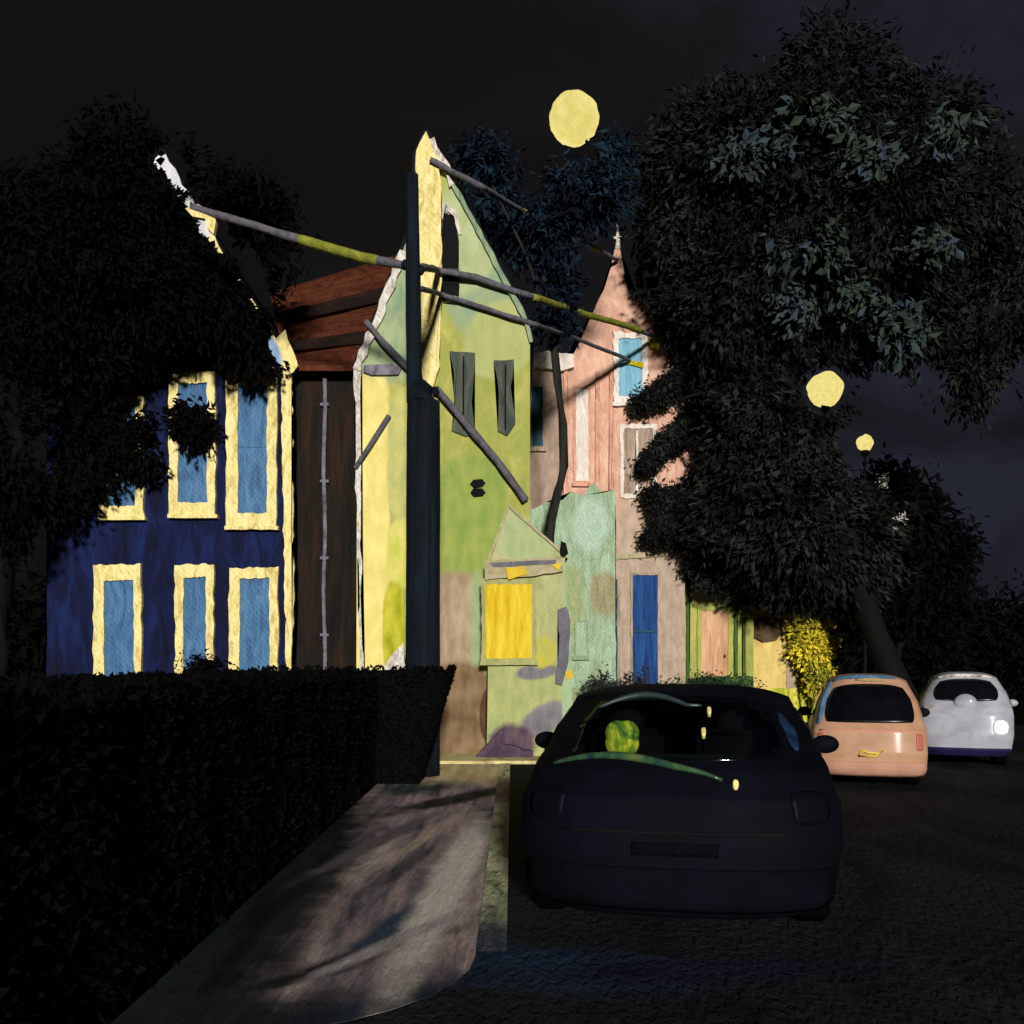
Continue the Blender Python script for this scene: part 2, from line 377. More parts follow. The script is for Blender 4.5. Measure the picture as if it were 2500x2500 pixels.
# pavement beside the kerb, rounded at the crossing
def roundpav(x0, x1, y0, y1, r, z0, z1, name, mat):
    b = bmesh.new(); pts = [(x0, y1), (x0, y0)]
    for i in range(9):
        t = math.pi / 2 * i / 8; pts.append((x1 - r + r * math.sin(t), y0 + r - r * math.cos(t)))
    pts.append((x1, y1))
    lo = [b.verts.new((x, y, z0)) for x, y in pts]; hi = [b.verts.new((x, y, z1)) for x, y in pts]
    b.faces.new(hi); b.faces.new(lo[::-1])
    for i in range(len(pts)):
        j = (i + 1) % len(pts); b.faces.new((lo[i], lo[j], hi[j], hi[i]))
    return tag(link(name, b, mat), None, None, kind='structure')
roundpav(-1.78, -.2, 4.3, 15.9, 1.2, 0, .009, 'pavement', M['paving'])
b = bmesh.new()
def kerbpts(off):
    x1, r, y0 = -.2 + off, 1.0 + off, 4.55 - off
    p = [(-1.78, y0)]
    for i in range(13):
        t = math.pi / 2 * i / 12; p.append((x1 - r + r * math.sin(t), y0 + r - r * math.cos(t)))
    p.append((x1, 15.9)); return p
A, B = kerbpts(.002), kerbpts(.17)
for i in range(len(A) - 1):
    if A[i][1] < 5.5 and A[i + 1][1] < 5.6: continue
    q = [(A[i], .0), (B[i], .0), (B[i + 1], .0), (A[i + 1], .0)]
    lo = [b.verts.new((x, y, 0)) for (x, y), _ in q]; hi = [b.verts.new((x, y, .018)) for (x, y), _ in q]
    mi = 1 if A[i][1] < 5.35 else 0
    for f_ in (b.faces.new(hi), b.faces.new((lo[1], lo[2], hi[2], hi[1])), b.faces.new((lo[0], hi[0], hi[3], lo[3]))): f_.material_index = mi
tag(link('kerb', b, [M['kerb'], M['kerbdark']]), None, None, kind='structure')
boxobj('forecourt', -1.78, 15.9, 0, .6, 17.5, .058, M['forecourt'])['kind'] = 'structure'

# ------------------------------------------------------------------ blue house
Yb = 18.0
R = thing('gabled_house', at(316, 1420, Yb), 'navy blue gabled house with six blue windows in cream frames behind the black tree', 'house')
slab('wall', [(88, 1420), (545, 1420), (545, 700), (305, 292), (88, 690)], Yb, 8, M['navy'], R, .01)
rk_m = patched('rake_paint', [(214, 200, 140), (240, 222, 150)], [(.05, 9.6, .75, 1.6, 0, 2, (230, 228, 230), (196, 196, 206)), (1.65, 6.9, .42, .62, 0, 2, (110, 140, 176), (150, 176, 204))], soft=.1, wobble=.2)
def rake(px, w, Y, depth, mat, parent, name='bargeboard', amp=.018):
    bm = bmesh.new(); pts = [at(u, v, Y) for u, v in px]; up = []
    k = []
    for i in range(len(pts) - 1):
        m_ = max(1, int((pts[i + 1] - pts[i]).length / .15))
        k += [pts[i].lerp(pts[i + 1], j / m_) for j in range(m_)]
    k.append(pts[-1])
    wd = w * Y / S; fr = []; bk = []
    for i, p in enumerate(k):
        d = (k[min(i + 1, len(k) - 1)] - k[max(0, i - 1)]).normalized(); nn = Vector((-d.z, 0, d.x))
        j1, j2 = random.uniform(-amp, amp), random.uniform(-amp, amp)
        fr.append(p + nn * (wd / 2 + j1)); bk.append(p - nn * (wd / 2 + j2))
    extrude(bm, fr + bk[::-1], depth)
    return link(name, bm, mat, parent)
for sgn, px in ((1, [(303, 284), (552, 703)]), (-1, [(305, 284), (74, 703)])):
    rake(px, 12, Yb - .05, 8.3, M['slate'], R, 'roof', .0)
    rake([(px[0][0], px[0][1] + 12), (px[1][0] - 4 * sgn, px[1][1] + 2)], 19, Yb - .11, .055, rk_m, R, 'bargeboard', .03)
slab('corner_board', [(530, 700), (551, 700), (554, 1130), (549, 1290), (540, 1290), (535, 1000)], Yb - .06, .06, M['cream'], R, .02)
slab('eaves_board', [(522, 640), (538, 622), (562, 690), (545, 712), (528, 700)], Yb - .09, .03, M['cream'], R, .02)
cols = [((186, 748, 270, 976), (18, 16, 16, 22)), ((318, 702, 406, 972), (18, 22, 16, 24)), ((426, 690, 522, 994), (22, 34, 18, 26)),
        ((176, 1066, 266, 1345), (20, 30, 14, 20)), ((330, 1066, 402, 1330), (16, 24, 14, 20)), ((432, 1072, 524, 1345), (20, 20, 16, 20))]
for i, (r, fw) in enumerate(cols):
    window(R, r, Yb, fw, M['cream'], M['bluepane'], .09, tilt=(3 if i == 2 else -2), amp=.018, bars=1 if i in (2,) else 0, barm=M['bluepane'])

# ------------------------------------------------------------------ brown house
Yw = 18.45
R = thing('terraced_house', at(612, 1416, Yw), 'narrow dark brown house with a rust red roof squeezed between the two gabled houses', 'house')
slab('wall', [(560, 1416), (690, 1416), (690, 694), (560, 694)], Yw, 4.2, M['brownwall'], R, 0)
slab('corner_strip', [(548, 1416), (560, 1416), (560, 694), (548, 694)], Yw - .02, .1, M['slate'], R, 0)
def quad(bm, ps, th=.1, mi=0):
    n_ = (ps[1] - ps[0]).cross(ps[2] - ps[0]).normalized() * th
    a = [bm.verts.new(p) for p in ps]; c = [bm.verts.new(p + n_) for p in ps]
    bm.faces.new(a); bm.faces.new(c[::-1])
    for i in range(4): bm.faces.new((a[i], c[i], c[(i + 1) % 4], a[(i + 1) % 4]))
E0, E1 = at(540, 692, 18.15), at(684, 692, 18.15)
T0, T1 = at(508, 553, 21.5), at(764, 476, 21.5)
def rf(s, t): return E0.lerp(E1, s).lerp(T0.lerp(T1, s), t)
rows = 14
for nm, mt, rr in (('roof', 'redroof', None),):
    bm = bmesh.new()
    for i in range(rows):
        t0, t1 = i / rows, (i + 1) / rows
        ps = [rf(0, t0), rf(1, t0), rf(1, t1), rf(0, t1)]
        lift = Vector((0, -.03, .05))
        quad(bm, [ps[0] + lift, ps[1] + lift, ps[2], ps[3]], -.06)
    ro = link('roof', bm, M['redroof'], R)
for t0, t1 in ((.12, .24), (.47, .62)):
    bm = bmesh.new(); l = Vector((0, -.05, .08))
    quad(bm, [rf(.08, t0) + l, rf(.97, t0 + .02) + l, rf(.96, t1) + l, rf(.1, t1 - .02) + l], .02)
    link('tile_band', bm, M['darktile'], ro)
boxobj('gutter', E0.x - .05, 18.05, E0.z - .1, E1.x, 18.15, E0.z + .0, M['redroof'], R)
pp = [at(612 + 1.5 * math.sin(i), 700 + i * 38, Yw - .08) for i in range(19)]
tubeobj('drainpipe', pp, .04, M['grey'], R, 8)
for v in (760, 905, 1050, 1195): slab('pipe_bracket', rect(604, v, 620, v + 5), Yw - .1, .1, M['grey'], R, .004)
# ------------------------------------------------------------------ green gabled house
Yg = 17.2
R = thing('gabled_house', at(836, 1428, Yg), 'tall olive green gabled house with a black slit window behind the thick dark pole', 'house')
out = [(672, 1428), (1000, 1428), (1000, 640), (985, 598), (836, 312), (804, 250), (784, 296), (779, 420), (761, 470), (674, 690)]
a_ = (Yg, R)
SG, SD, CW = (158, 170, 118), (126, 148, 118), (232, 216, 136)
wall_m = patched('gable_house_wall', [(142, 150, 70), (156, 158, 82), (178, 174, 92)], [
    wp(830, 480, 1010, 640, *a_, (150, 164, 118), (132, 154, 130), -.95), wp(820, 290, 960, 560, *a_, SG, (176, 184, 140), -.25), wp(880, 560, 1010, 720, *a_, (160, 168, 104), (172, 176, 116), -.6),
    wp(822, 860, 960, 1090, *a_, (124, 146, 70), (150, 160, 80), 0, 3),
    wp(640, 440, 800, 720, *a_, SD, (160, 172, 128), 0, 4), wp(660, 700, 736, 1330, *a_, CW, (212, 198, 112), 0, 5), wp(730, 740, 800, 1000, *a_, (166, 170, 108), (196, 190, 112), 0, 3), wp(728, 980, 800, 1110, *a_, (214, 204, 116), (188, 190, 80), 0, 3), wp(722, 1100, 764, 1280, *a_, (196, 188, 60), (148, 152, 24), 0, 3),
    wp(812, 1078, 892, 1330, *a_, (146, 126, 102), (176, 156, 130), 0, 8), wp(888, 1080, 930, 1400, *a_, (130, 150, 112), (150, 164, 122), 0, 5),
    wp(800, 1250, 930, 1440, *a_, (104, 80, 56), (134, 112, 84), 0, 3), wp(905, 1300, 934, 1400, *a_, (62, 42, 26), (90, 66, 44), 0, 2)], (3, 3, 1.5), bump=.35, soft=.10, wobble=.22, nscale=2.6)
slab('wall', out, Yg, 7, wall_m, R, 0)
rake([(672, 697), (763, 474)], 15, Yg - .08, .08, M['white'], R, 'bargeboard', .03)
rake([(812, 262), (856, 348)], 15, Yg - .08, .08, M['white'], R, 'bargeboard', .03)
rake([(856, 348), (990, 598), (1003, 645)], 9, Yg - .07, .07, M['sagedk'], R, 'bargeboard', .015)
rake([(668, 690), (758, 466), (777, 418), (781, 294), (803, 243)], 6, Yg - .02, 7.2, M['slate'], R, 'roof', 0)
rake([(805, 243), (838, 304), (992, 592), (1006, 640)], 6, Yg - .02, 7.2, M['slate'], R, 'roof', 0)
slab('corner_board', [(668, 696), (682, 694), (682, 1200), (690, 1290), (680, 1290), (674, 1000)], Yg - .05, .05, M['white'], R, .02)
slab('corner_board', [(737, 1232), (758, 1215), (768, 1270), (720, 1275)], Yg - .05, .03, M['white'], R, .03)
w = slab('window', [(833, 414), (843, 402), (858, 412), (866, 452), (866, 556), (835, 558)], Yg - .05, .06, M['ink'], R, .012)
slab('surround', [(818, 470), (824, 395), (842, 384), (862, 400), (872, 440), (866, 440), (857, 408), (843, 398), (834, 412), (834, 520), (828, 560), (856, 556), (872, 566), (840, 568), (816, 566)], Yg - .035, .035, M['white'], w, .02)
slab('glazing_bar', rect(834, 507, 866, 510), Yg - .06, .02, M['charcoal'], w, .003)
for px in ([(848, 662), (897, 665), (895, 700), (890, 760), (896, 816), (878, 823), (852, 812), (858, 770), (856, 700)],
           [(932, 680), (969, 679), (965, 730), (971, 800), (958, 823), (939, 812), (941, 740)]):
    w = slab('window', px, Yg - .05, .06, M['charcoal'], R, .012)
    um = sum(p[0] for p in px) / len(px); vm = sum(p[1] for p in px) / len(px)
    slab('glazing_bar', rect(um - 1.5, min(p[1] for p in px) + 10, um + 1.5, max(p[1] for p in px) - 12), Yg - .062, .02, M['sagedk'] if 0 else M['ink'], w, .003)
slab('lit_edge_pier', [(784, 300), (792, 268), (803, 246), (812, 270), (826, 300), (832, 340), (833, 460), (832, 600), (828, 690), (818, 726), (806, 748), (797, 738), (790, 600), (788, 440)], Yg - .14, .15, M['cream'], R, .018, label='pale yellow lit pier running up to the gable tip')  # lit edge of the gable put into the cream colour
for v in (912, 929):
    slab('vent', [(887, v), (893, v - 8), (910, v - 8), (916, v), (910, v + 6), (894, v + 7)], Yg - .05, .05, M['ink'], R, .01)
slab('wall_bracket', [(686, 690), (740, 686), (756, 694), (752, 706), (700, 708), (684, 702)], Yg - .07, .07, M['grey'], R, .012)
tubeobj('service_cable', [at(670, 884, Yg - .05), at(700, 838, Yg - .06), at(734, 784, Yg - .05)], .045, M['cablegrey'], R, 8)

# ------------------------------------------------------------------ little shop
Ys = 16.75
R = thing('small_shop', at(990, 1434, Ys), 'low khaki gabled shop with one glowing yellow window', 'shop')
b_ = (Ys, R); SHADE = ((104, 102, 108), (128, 124, 128))
shop_m = patched('shop_wall', [(150, 152, 100), (168, 168, 116), (180, 180, 130)], [wp(916, 1240, 1100, 1440, *b_, (146, 156, 104), (170, 174, 112), 0, 6), wp(930, 960, 1060, 1060, *b_, (150, 166, 116), (168, 178, 130)), wp(972, 1254, 1052, 1282, *b_, *SHADE, .1), wp(976, 1330, 1078, 1384, *b_, *SHADE, .55), wp(922, 1366, 1010, 1440, *b_, (70, 54, 74), (104, 84, 90)), wp(990, 1200, 1050, 1260, *b_, (186, 178, 60), (170, 168, 90)),  # lavender and purple shadow patches painted into the wall
    wp(1060, 1060, 1100, 1440, *b_, (146, 170, 128), (160, 180, 140), 0, 4)], (4, 4, 1.8), bump=.4, soft=.2, wobble=.5, nscale=4)
slab('wall', [(918, 1434), (1088, 1434), (1070, 1180), (1066, 1050), (960, 958), (924, 1060)], Ys, 1.5, shop_m, R, 0)
rake([(918, 1066), (960, 954), (1072, 1052)], 5, Ys - .04, 1.6, M['lintel'], R, 'roof', .004)
w = window(R, (908, 1092, 1012, 1250), Ys, (8, 10, 8, 8), M['khaki'], M['litwin'], .05, bars=0, amp=.012)
f = slab('fascia', [(914, 1058), (1060, 1050), (1062, 1078), (1010, 1086), (914, 1094)], Ys - .10, .10, M['lintel'], R, .012)
slab('lettering_band', [(925, 1062), (1050, 1056), (1048, 1064), (930, 1070)], Ys - .115, .02, M['lavender'], f, .008)
slab('fascia_lamp', [(952, 1072), (988, 1068), (996, 1082), (960, 1094)], Ys - .125, .03, M['yellow'], f, .015)
slab('fascia_lamp', [(1040, 1066), (1060, 1062), (1054, 1076)], Ys - .125, .03, M['yellow'], f, .01)
slab('door_post', [(1052, 1150), (1068, 1146), (1076, 1170), (1072, 1250), (1060, 1292), (1048, 1290), (1054, 1230)], Ys - .05, .05, M['lavender'], R, .015)
slab('shadow_slab', [(893, 1434), (924, 1400), (946, 1376), (950, 1404), (1006, 1418), (1006, 1436)], Ys - .25, .25, M['purple'], R, .02)  # purple shadow at the wall foot, built as a slab
slab('hinge_plate', [(1066, 1270), (1076, 1262), (1082, 1276), (1070, 1284)], Ys - .02, .02, M['yellow'], R, .01)
slab('side_lamp', [(1058, 1020), (1068, 1024), (1072, 1044), (1060, 1050), (1056, 1036)], Ys - .12, .08, M['ink'], R, .01)

# ------------------------------------------------------------------ mint building
Ym = 21.0
R = thing('mint_house', at(1090, 1396, Ym), 'narrow mint green building between the shop and the pink chapel', 'house')
c_ = (Ym, R)
mint_m = patched('mint_wall', [(140, 160, 126), (160, 182, 150), (176, 202, 176)], [wp(1114, 1080, 1166, 1160, *c_, (150, 140, 108), (168, 162, 124), 0, 3), wp(1060, 1060, 1100, 1200, *c_, (150, 166, 118), (170, 178, 130)), wp(1080, 940, 1150, 1040, *c_, (170, 196, 176), (186, 208, 186)), wp(1000, 1300, 1170, 1400, *c_, (140, 158, 112), (160, 172, 126), 0, 4)], (7, 7, 1.6), soft=.25, wobble=.5, nscale=3, bump=1.0)
slab('wall', [(1000, 1396), (1162, 1396), (1162, 922), (1140, 930), (1118, 910), (1100, 934), (1080, 926), (1060, 944), (1030, 950), (1000, 962)], Ym, 2.4, mint_m, R, .02)
window(R, (1084, 1170, 1110, 1240), Ym, 3, M['sagedk'], M['mint'], .04, amp=.008)

# ------------------------------------------------------------------ chapel
Yc = 24.0
R = thing('chapel', at(1170, 1377, Yc), 'pink stone chapel with a slender spire and pale blue window beside the big dark tree', 'chapel')
d_ = (Yc, R)
chapel_m = patched('chapel_wall', [(186, 144, 124), (206, 160, 138), (222, 184, 162)], [wp(990, 690, 1070, 990, *d_, (146, 126, 112), (176, 150, 132), 0, 4), wp(1150, 930, 1340, 1120, *d_, (170, 146, 128), (192, 168, 148), 0, 3), wp(1150, 1040, 1300, 1400, *d_, (160, 140, 122), (182, 162, 144), 0, 6), wp(1090, 640, 1150, 760, *d_, (210, 160, 138), (226, 184, 160))], (4, 4, 1.8), soft=.25, wobble=.4, nscale=2, bump=.7)
slab('wall', [(1000, 1377), (1292, 1377), (1292, 1062), (1328, 1052), (1328, 770), (1262, 660), (1256, 630), (1236, 594), (1206, 566), (1184, 546), (1179, 500), (1170, 470), (1160, 470), (1152, 506), (1140, 545), (1112, 598), (1092, 650), (1082, 668), (1000, 668)], Yc, 1.1, chapel_m, R, .0)
boxobj('nave', at(1006, 0, Yc).x, Yc + 1.0, 0, at(1320, 0, Yc).x, Yc + 12, at(0, 700, Yc).z, M['mauve'], R)
tubeobj('finial', [at(1165, 474, Yc + .2), at(1166, 455, Yc + .2), at(1164, 420, Yc + .2)], [.08, .05, .02], M['white'], R, 8)
slab('finial_cross', rect(1158, 446, 1173, 450), Yc + .17, .06, M['white'], R, .006)
slab('cornice', [(998, 668), (1030, 662), (1084, 668), (1082, 690), (1060, 698), (1010, 694), (1000, 700)], Yc - .16, .16, M['pinkw'], R, .03)
window(R, (1000, 722, 1028, 846), Yc, (3, 7, 4, 4), M['beige'], M['teal'], .05, amp=.015)
w = window(R, (1082, 728, 1116, 912), Yc, 5, M['pink'], M['pinkw'], .05, amp=.015)
w = window(R, (1158, 626, 1222, 760), Yc, (10, 12, 10, 12), M['pinkw'], M['skyblue'], .07, amp=.03)
slab('glazing_bar', [(1182, 678), (1215, 684), (1214, 694), (1184, 687)], Yc - .085, .02, M['mustard'], w, .01)
slab('window_bracket', [(1226, 636), (1240, 630), (1256, 634), (1256, 648), (1240, 660), (1228, 656)], Yc - .1, .1, M['mustard'], R, .02)
w = window(R, (1170, 800, 1240, 940), Yc, (7, 8, 8, 8), M['pinkw'], M['mauve'], .05, amp=.02, sill=False)
slab('glazing_bar', rect(1200, 812, 1204, 930), Yc - .06, .02, M['pinkw'], w, .01)
slab('string_course', [(1160, 1046), (1290, 1036), (1292, 1046), (1160, 1056)], Yc - .06, .07, M['lintel'], R, .015)
for r in ((1144, 1088, 1170, 1300), (1190, 1080, 1246, 1300)):
    d = window(R, r, Yc, (4, 5, 5, 4), M['mauve'], M['royal'] if r[0] > 1150 else M['teal'], .05, name='door', sill=False, amp=.012)
    um = (r[0] + r[2]) / 2
    slab('door_rail', rect(r[0] + 5, 1190, r[2] - 6, 1193), Yc - .06, .02, M['teal'], d, .004)
# pilaster strips give relief to the front
for u in (1064, 1124, 1150): slab('pilaster', [(u, 700), (u + 7, 700), (u + 8, 1040), (u - 1, 1040)], Yc - .06, .07, M['pink'], R, .01)

# ------------------------------------------------------------------ olive cottage and yellow wall
Yo = 24.6
R = thing('cottage', at(1345, 1374, Yo), 'low olive green cottage with a blush door and pale lintel under the big tree', 'cottage')
slab('wall', [(1262, 1365), (1422, 1365), (1422, 1094), (1262, 1090)], Yo, 5, M['olive'], R, 0)
rake([(1256, 1088), (1428, 1090)], 9, Yo - .1, 5.3, M['slate'], R, 'roof', .01)
slab('side_panel', [(1264, 1100), (1284, 1098), (1284, 1365), (1264, 1365)], Yo - .012, .02, M['sage'], R, .02)
w = window(R, (1316, 1144, 1380, 1365), Yo, (8, 8, 6, 4), M['olive'], M['blush'], .06, name='door', sill=False, amp=.012)
slab('door_handle', rect(1366, 1235, 1370, 1241), Yo - .07, .03, M['umberdk'], w, .002)
slab('lintel', [(1318, 1104), (1370, 1098), (1376, 1128), (1318, 1134)], Yo - .09, .09, M['lintel'], R, .015)
for u in (1296, 1386, 1402): slab('pilaster', [(u, 1096), (u + 6, 1098), (u + 5, 1300), (u - 1, 1290)], Yo - .06, .06, M['deepgreen'], R, .012)
slab('flower_trough', [(1300, 1280), (1420, 1276), (1424, 1365), (1290, 1365)], Yo - .3, .3, M['deepgreen'], R, .03)
Yy = 25.0
R = thing('yellow_building', at(1480, 1363, Yy), 'pale yellow lit wall with a brown round sign beside the yellow bush', 'building')
slab('wall', [(1422, 1363), (1536, 1363), (1530, 1160), (1422, 1152)], Yy, 4, M['paleyel'], R, 0)
slab('wall_panel', [(1482, 1222), (1530, 1215), (1532, 1363), (1484, 1363)], Yy - .012, .02, M['beige'], R, .02)
slab('wall_panel', [(1424, 1300), (1536, 1296), (1536, 1363), (1424, 1363)], Yy - .03, .02, M['limewall'], R, .02)
slab('parapet', [(1418, 1146), (1536, 1152), (1536, 1164), (1418, 1156)], Yy - .1, .12, M['yellow'], R, .015)
slab('round_sign', [(1424, 1168), (1450, 1160), (1474, 1168), (1480, 1188), (1466, 1208), (1440, 1212), (1424, 1202)], Yy - .1, .1, M['brownsign'], R, .012)

# ------------------------------------------------------------------ utility pole
Yp = 14.3
base = at(798, 1464, Yp); base.z = 0
R = thing('utility_pole', base, 'thick dark utility pole behind the hedge end, slimmer above its wide lower sleeve', 'utility pole')
def shaftpts(u0, u1, v0, v1, r0, r1, k):
    pts = []; rad = []
    for i in range(k):
        t = i / (k - 1); pts.append(at(u0 + (u1 - u0) * t, v0 + (v1 - v0) * t, Yp)); rad.append(r0 + (r1 - r0) * t + random.uniform(-.004, .004))
    return pts, rad
pts, rad = shaftpts(797, 799, 1464, 760, .25, .235, 14); pts[0].z = 0
pts += [at(794, 742, Yp), at(784, 722, Yp)]; rad += [.20, .12]
bm = bmesh.new(); tube(bm, pts, rad, 20); link('lower_sleeve', bm, M['polemat'], R, True)
pts, rad = shaftpts(782, 777, 760, 330, .115, .095, 12)
bm = bmesh.new(); tube(bm, pts, rad, 16); link('shaft', bm, M['polemat'], R, True)
for v, u in ((510, 794), (500, 764), (740, 822)):
    c = at(u, v, Yp); tubeobj('insulator', [c - Vector((.0, .05, .06)), c, c + Vector((0, .02, .07))], [.04, .06, .03], M['polemat'], R, 10)

def cable(pxs, label, r=.05, name='overhead_cable', sag=0):
    pts = [at(*p) for p in pxs]
    bm = bmesh.new(); q = []
    for i in range(len(pts) - 1):
        for j in range(10):
            q.append(pts[i].lerp(pts[i + 1], j / 10))
    q.append(pts[-1]); q = [p + Vector((0, 0, .012 * noise.noise(p * 2.1))) for p in q]
    rr = [r * (1 + .22 * noise.noise(p * 3)) for p in q]
    o = thing(name, pts[0], label, 'cable', 'cables strung between the houses and the dark pole')
    tube(bm, q, rr, 8); link('strand', bm, M['cablegrey'], o, True)
    return o, q, r
def sleeve(c, a, b_):
    o, q, r = c; k = len(q) - 1; s = q[int(a * k):max(int(a * k) + 2, int(b_ * k) + 1)]
    bm = bmesh.new(); tube(bm, s, [r * 1.25 * (1 if 0 < i < len(s) - 1 else .8) for i in range(len(s))], 8); link('sleeve', bm, M['cableolive'], o, True)
c = cable([(362, 392, 15.0), (440, 414, 14.9), (560, 450, 14.8), (680, 486, 14.6), (770, 502, 14.3)], 'thick grey cable with an olive middle from the black tree down to the pole', .062)
sleeve(c, .50, .86)
bm = bmesh.new()
extrude(bm, wob([at(u, v, 14.95) for u, v in [(350, 392), (372, 384), (398, 396), (408, 418), (404, 440), (392, 432), (386, 412), (362, 408)]], .1, .015), .1)
link('anchor', bm, M['cream'], c[0])
c = cable([(790, 503, 14.3), (826, 509, 16.95), (900, 524, 17.08), (990, 555, 17.1), (1100, 592, 20.2), (1180, 614, 22), (1238, 636, 23.85)], 'grey and olive cable from the pole past the slit window to the chapel', .055)
sleeve(c, .52, .92)
cable([(788, 543, 14.3), (832, 555, 17.0), (866, 566, 17.1), (960, 596, 17.1), (1006, 611, 17.12), (1080, 636, 20.5), (1170, 672, 23.4), (1188, 680, 23.85)], 'thin grey lower cable running from the pole under the slit window to the blue window', .042)
c = cable([(812, 300, 17.0), (850, 322, 17.05), (905, 350, 16.5), (985, 398, 19), (1080, 448, 21.8), (1164, 490, 23.9)], 'highest cable running from the tall gable tip behind leaves to the chapel spire', .048)
sleeve(c, .60, .76); sleeve(c, .84, .92)
c = cable([(822, 732, 17.06), (880, 800, 17.06), (940, 872, 17.08), (992, 944, 17.08)], 'steep grey cable fixed down the olive wall from the yellow pier to the little shop', .062)
cable([(690, 606, 17.06), (722, 645, 17.1), (790, 715, 17.08)], 'short grey cable fixed across the sage wall beside the white gable edge', .055)

# ------------------------------------------------------------------ trees
BL = leafmat('black_leaves', [(5, 5, 5), (9, 9, 8), (13, 13, 12)])
GL = leafmat('dusky_leaves', [(10, 10, 11), (17, 17, 18), (27, 27, 26), (42, 46, 42)], [.35, .55, .78, 1.0])
NL = leafmat('blue_night_leaves', [(10, 10, 13), (14, 16, 22), (20, 30, 44), (28, 48, 60)], [.3, .5, .8, 1.0])
rng = random.Random(3)
# left black tree
Yt = 16.7
tb = at(-40, 1250, Yt); tb.z = 0
R = thing('tree', tb, 'black leafy tree hiding the upper windows and gable of the navy house', 'tree')
SUN = Vector((-.083, .976, -.199))
rk = ((318, 305, .30), (340, 345, .22), (362, 385, .16), (400, 425, .30), (424, 465, .24), (474, 525, .30), (492, 560, .28), (536, 650, .34))
holes = [(at(u, v, 17.85) - SUN * t, r) for u, v, r in rk for t in (.3, .6, .9, 1.2, 1.5, 1.8, 2.1, 2.4, 2.8)]
holes += [(at(u, v, 17.9).lerp(Vector((0, 0, H)), f), r) for u, v, r in ((318, 305, .30), (340, 345, .22), (362, 385, .16), (400, 425, .30), (424, 465, .24), (474, 525, .26), (492, 560, .26), (536, 650, .34)) for f in (0.0, .02, .04, .06, .08, .10, .12, .14, .16, .18)]
bl = [pxblob(150, 500, 200, 160, Yt, 1.3), pxblob(330, 540, 170, 120, Yt + .3, 1.0), pxblob(420, 590, 100, 80, Yt + .4, .8), pxblob(250, 400, 150, 130, Yt, 1.2), pxblob(60, 640, 150, 90, Yt, 1.0),
      pxblob(478, 652, 56, 50, Yt + .6, .4), pxblob(280, 650, 120, 40, Yt + .5, .5), pxblob(352, 805, 44, 34, Yt + .9, .15, 1.6), pxblob(470, 430, 90, 80, Yt, .9, .7), pxblob(150, 830, 85, 100, Yt + .7, .35, 1.1), pxblob(110, 930, 60, 50, Yt + .7, .3, .8),
      pxblob(10, 820, 70, 240, Yt, .6), pxblob(262, 875, 30, 22, Yt + .9, .15, 1.2), pxblob(290, 805, 60, 22, Yt + .9, .15, 1.4), pxblob(160, 700, 90, 35, Yt + .4, .4)]
v_, f_ = leafmesh(bl, 900, .17, rng, holes)
leafobj('crown', v_, f_, BL, R)
limbs(R, tb, at(60, 640, Yt + .5), .2, [at(300, 560, Yt + .5), at(200, 480, Yt + .5), at(80, 500, Yt + .5), at(400, 590, Yt + .5)], M['bark'], rng)
# centre slender tree
Yt = 19.6
tb = at(1036, 1250, Yt); tb.z = 0
R = thing('tree', tb, 'slender grey trunked tree with dark blue leaves between the green gable and the chapel', 'tree')
bl = [pxblob(1015, 440, 70, 70, Yt, .7, .7), pxblob(940, 400, 46, 60, Yt, .6, .7), pxblob(920, 310, 50, 40, Yt, .6, .5), pxblob(1090, 375, 90, 46, Yt, .8, .8), pxblob(1045, 545, 42, 60, Yt, .5, .6), pxblob(1040, 590, 40, 40, Yt - .2, .4, .9), pxblob(1165, 300, 32, 42, Yt, .5, .6)]
v_, f_ = leafmesh(bl, 620, .19, rng)
leafobj('crown', v_, f_, NL, R)
bm = bmesh.new(); px = [(1034, 1250), (1036, 1030), (1040, 980), (1052, 930), (1064, 880), (1062, 800), (1052, 720), (1044, 640), (1034, 560), (1016, 470)]
pts = [at(u, v, Yt) for u, v in px]; pts.insert(0, Vector((tb.x, Yt, 0)))
tube(bm, pts, [.13, .11, .10, .10, .09, .09, .085, .085, .08, .06, .03], 10); link('trunk', bm, M['barkgrey'], R, True)
for tg in ((930, 350), (1110, 350), (1060, 540)):
    s = pts[8]; t = at(*tg, Yt - (.9 if tg[0] < 1000 else 0)); tubeobj('branch', [s, s.lerp(t, .5) + Vector((.05, 0, .15)), t], [.05, .035, .015], M['barkgrey'], R, 7)
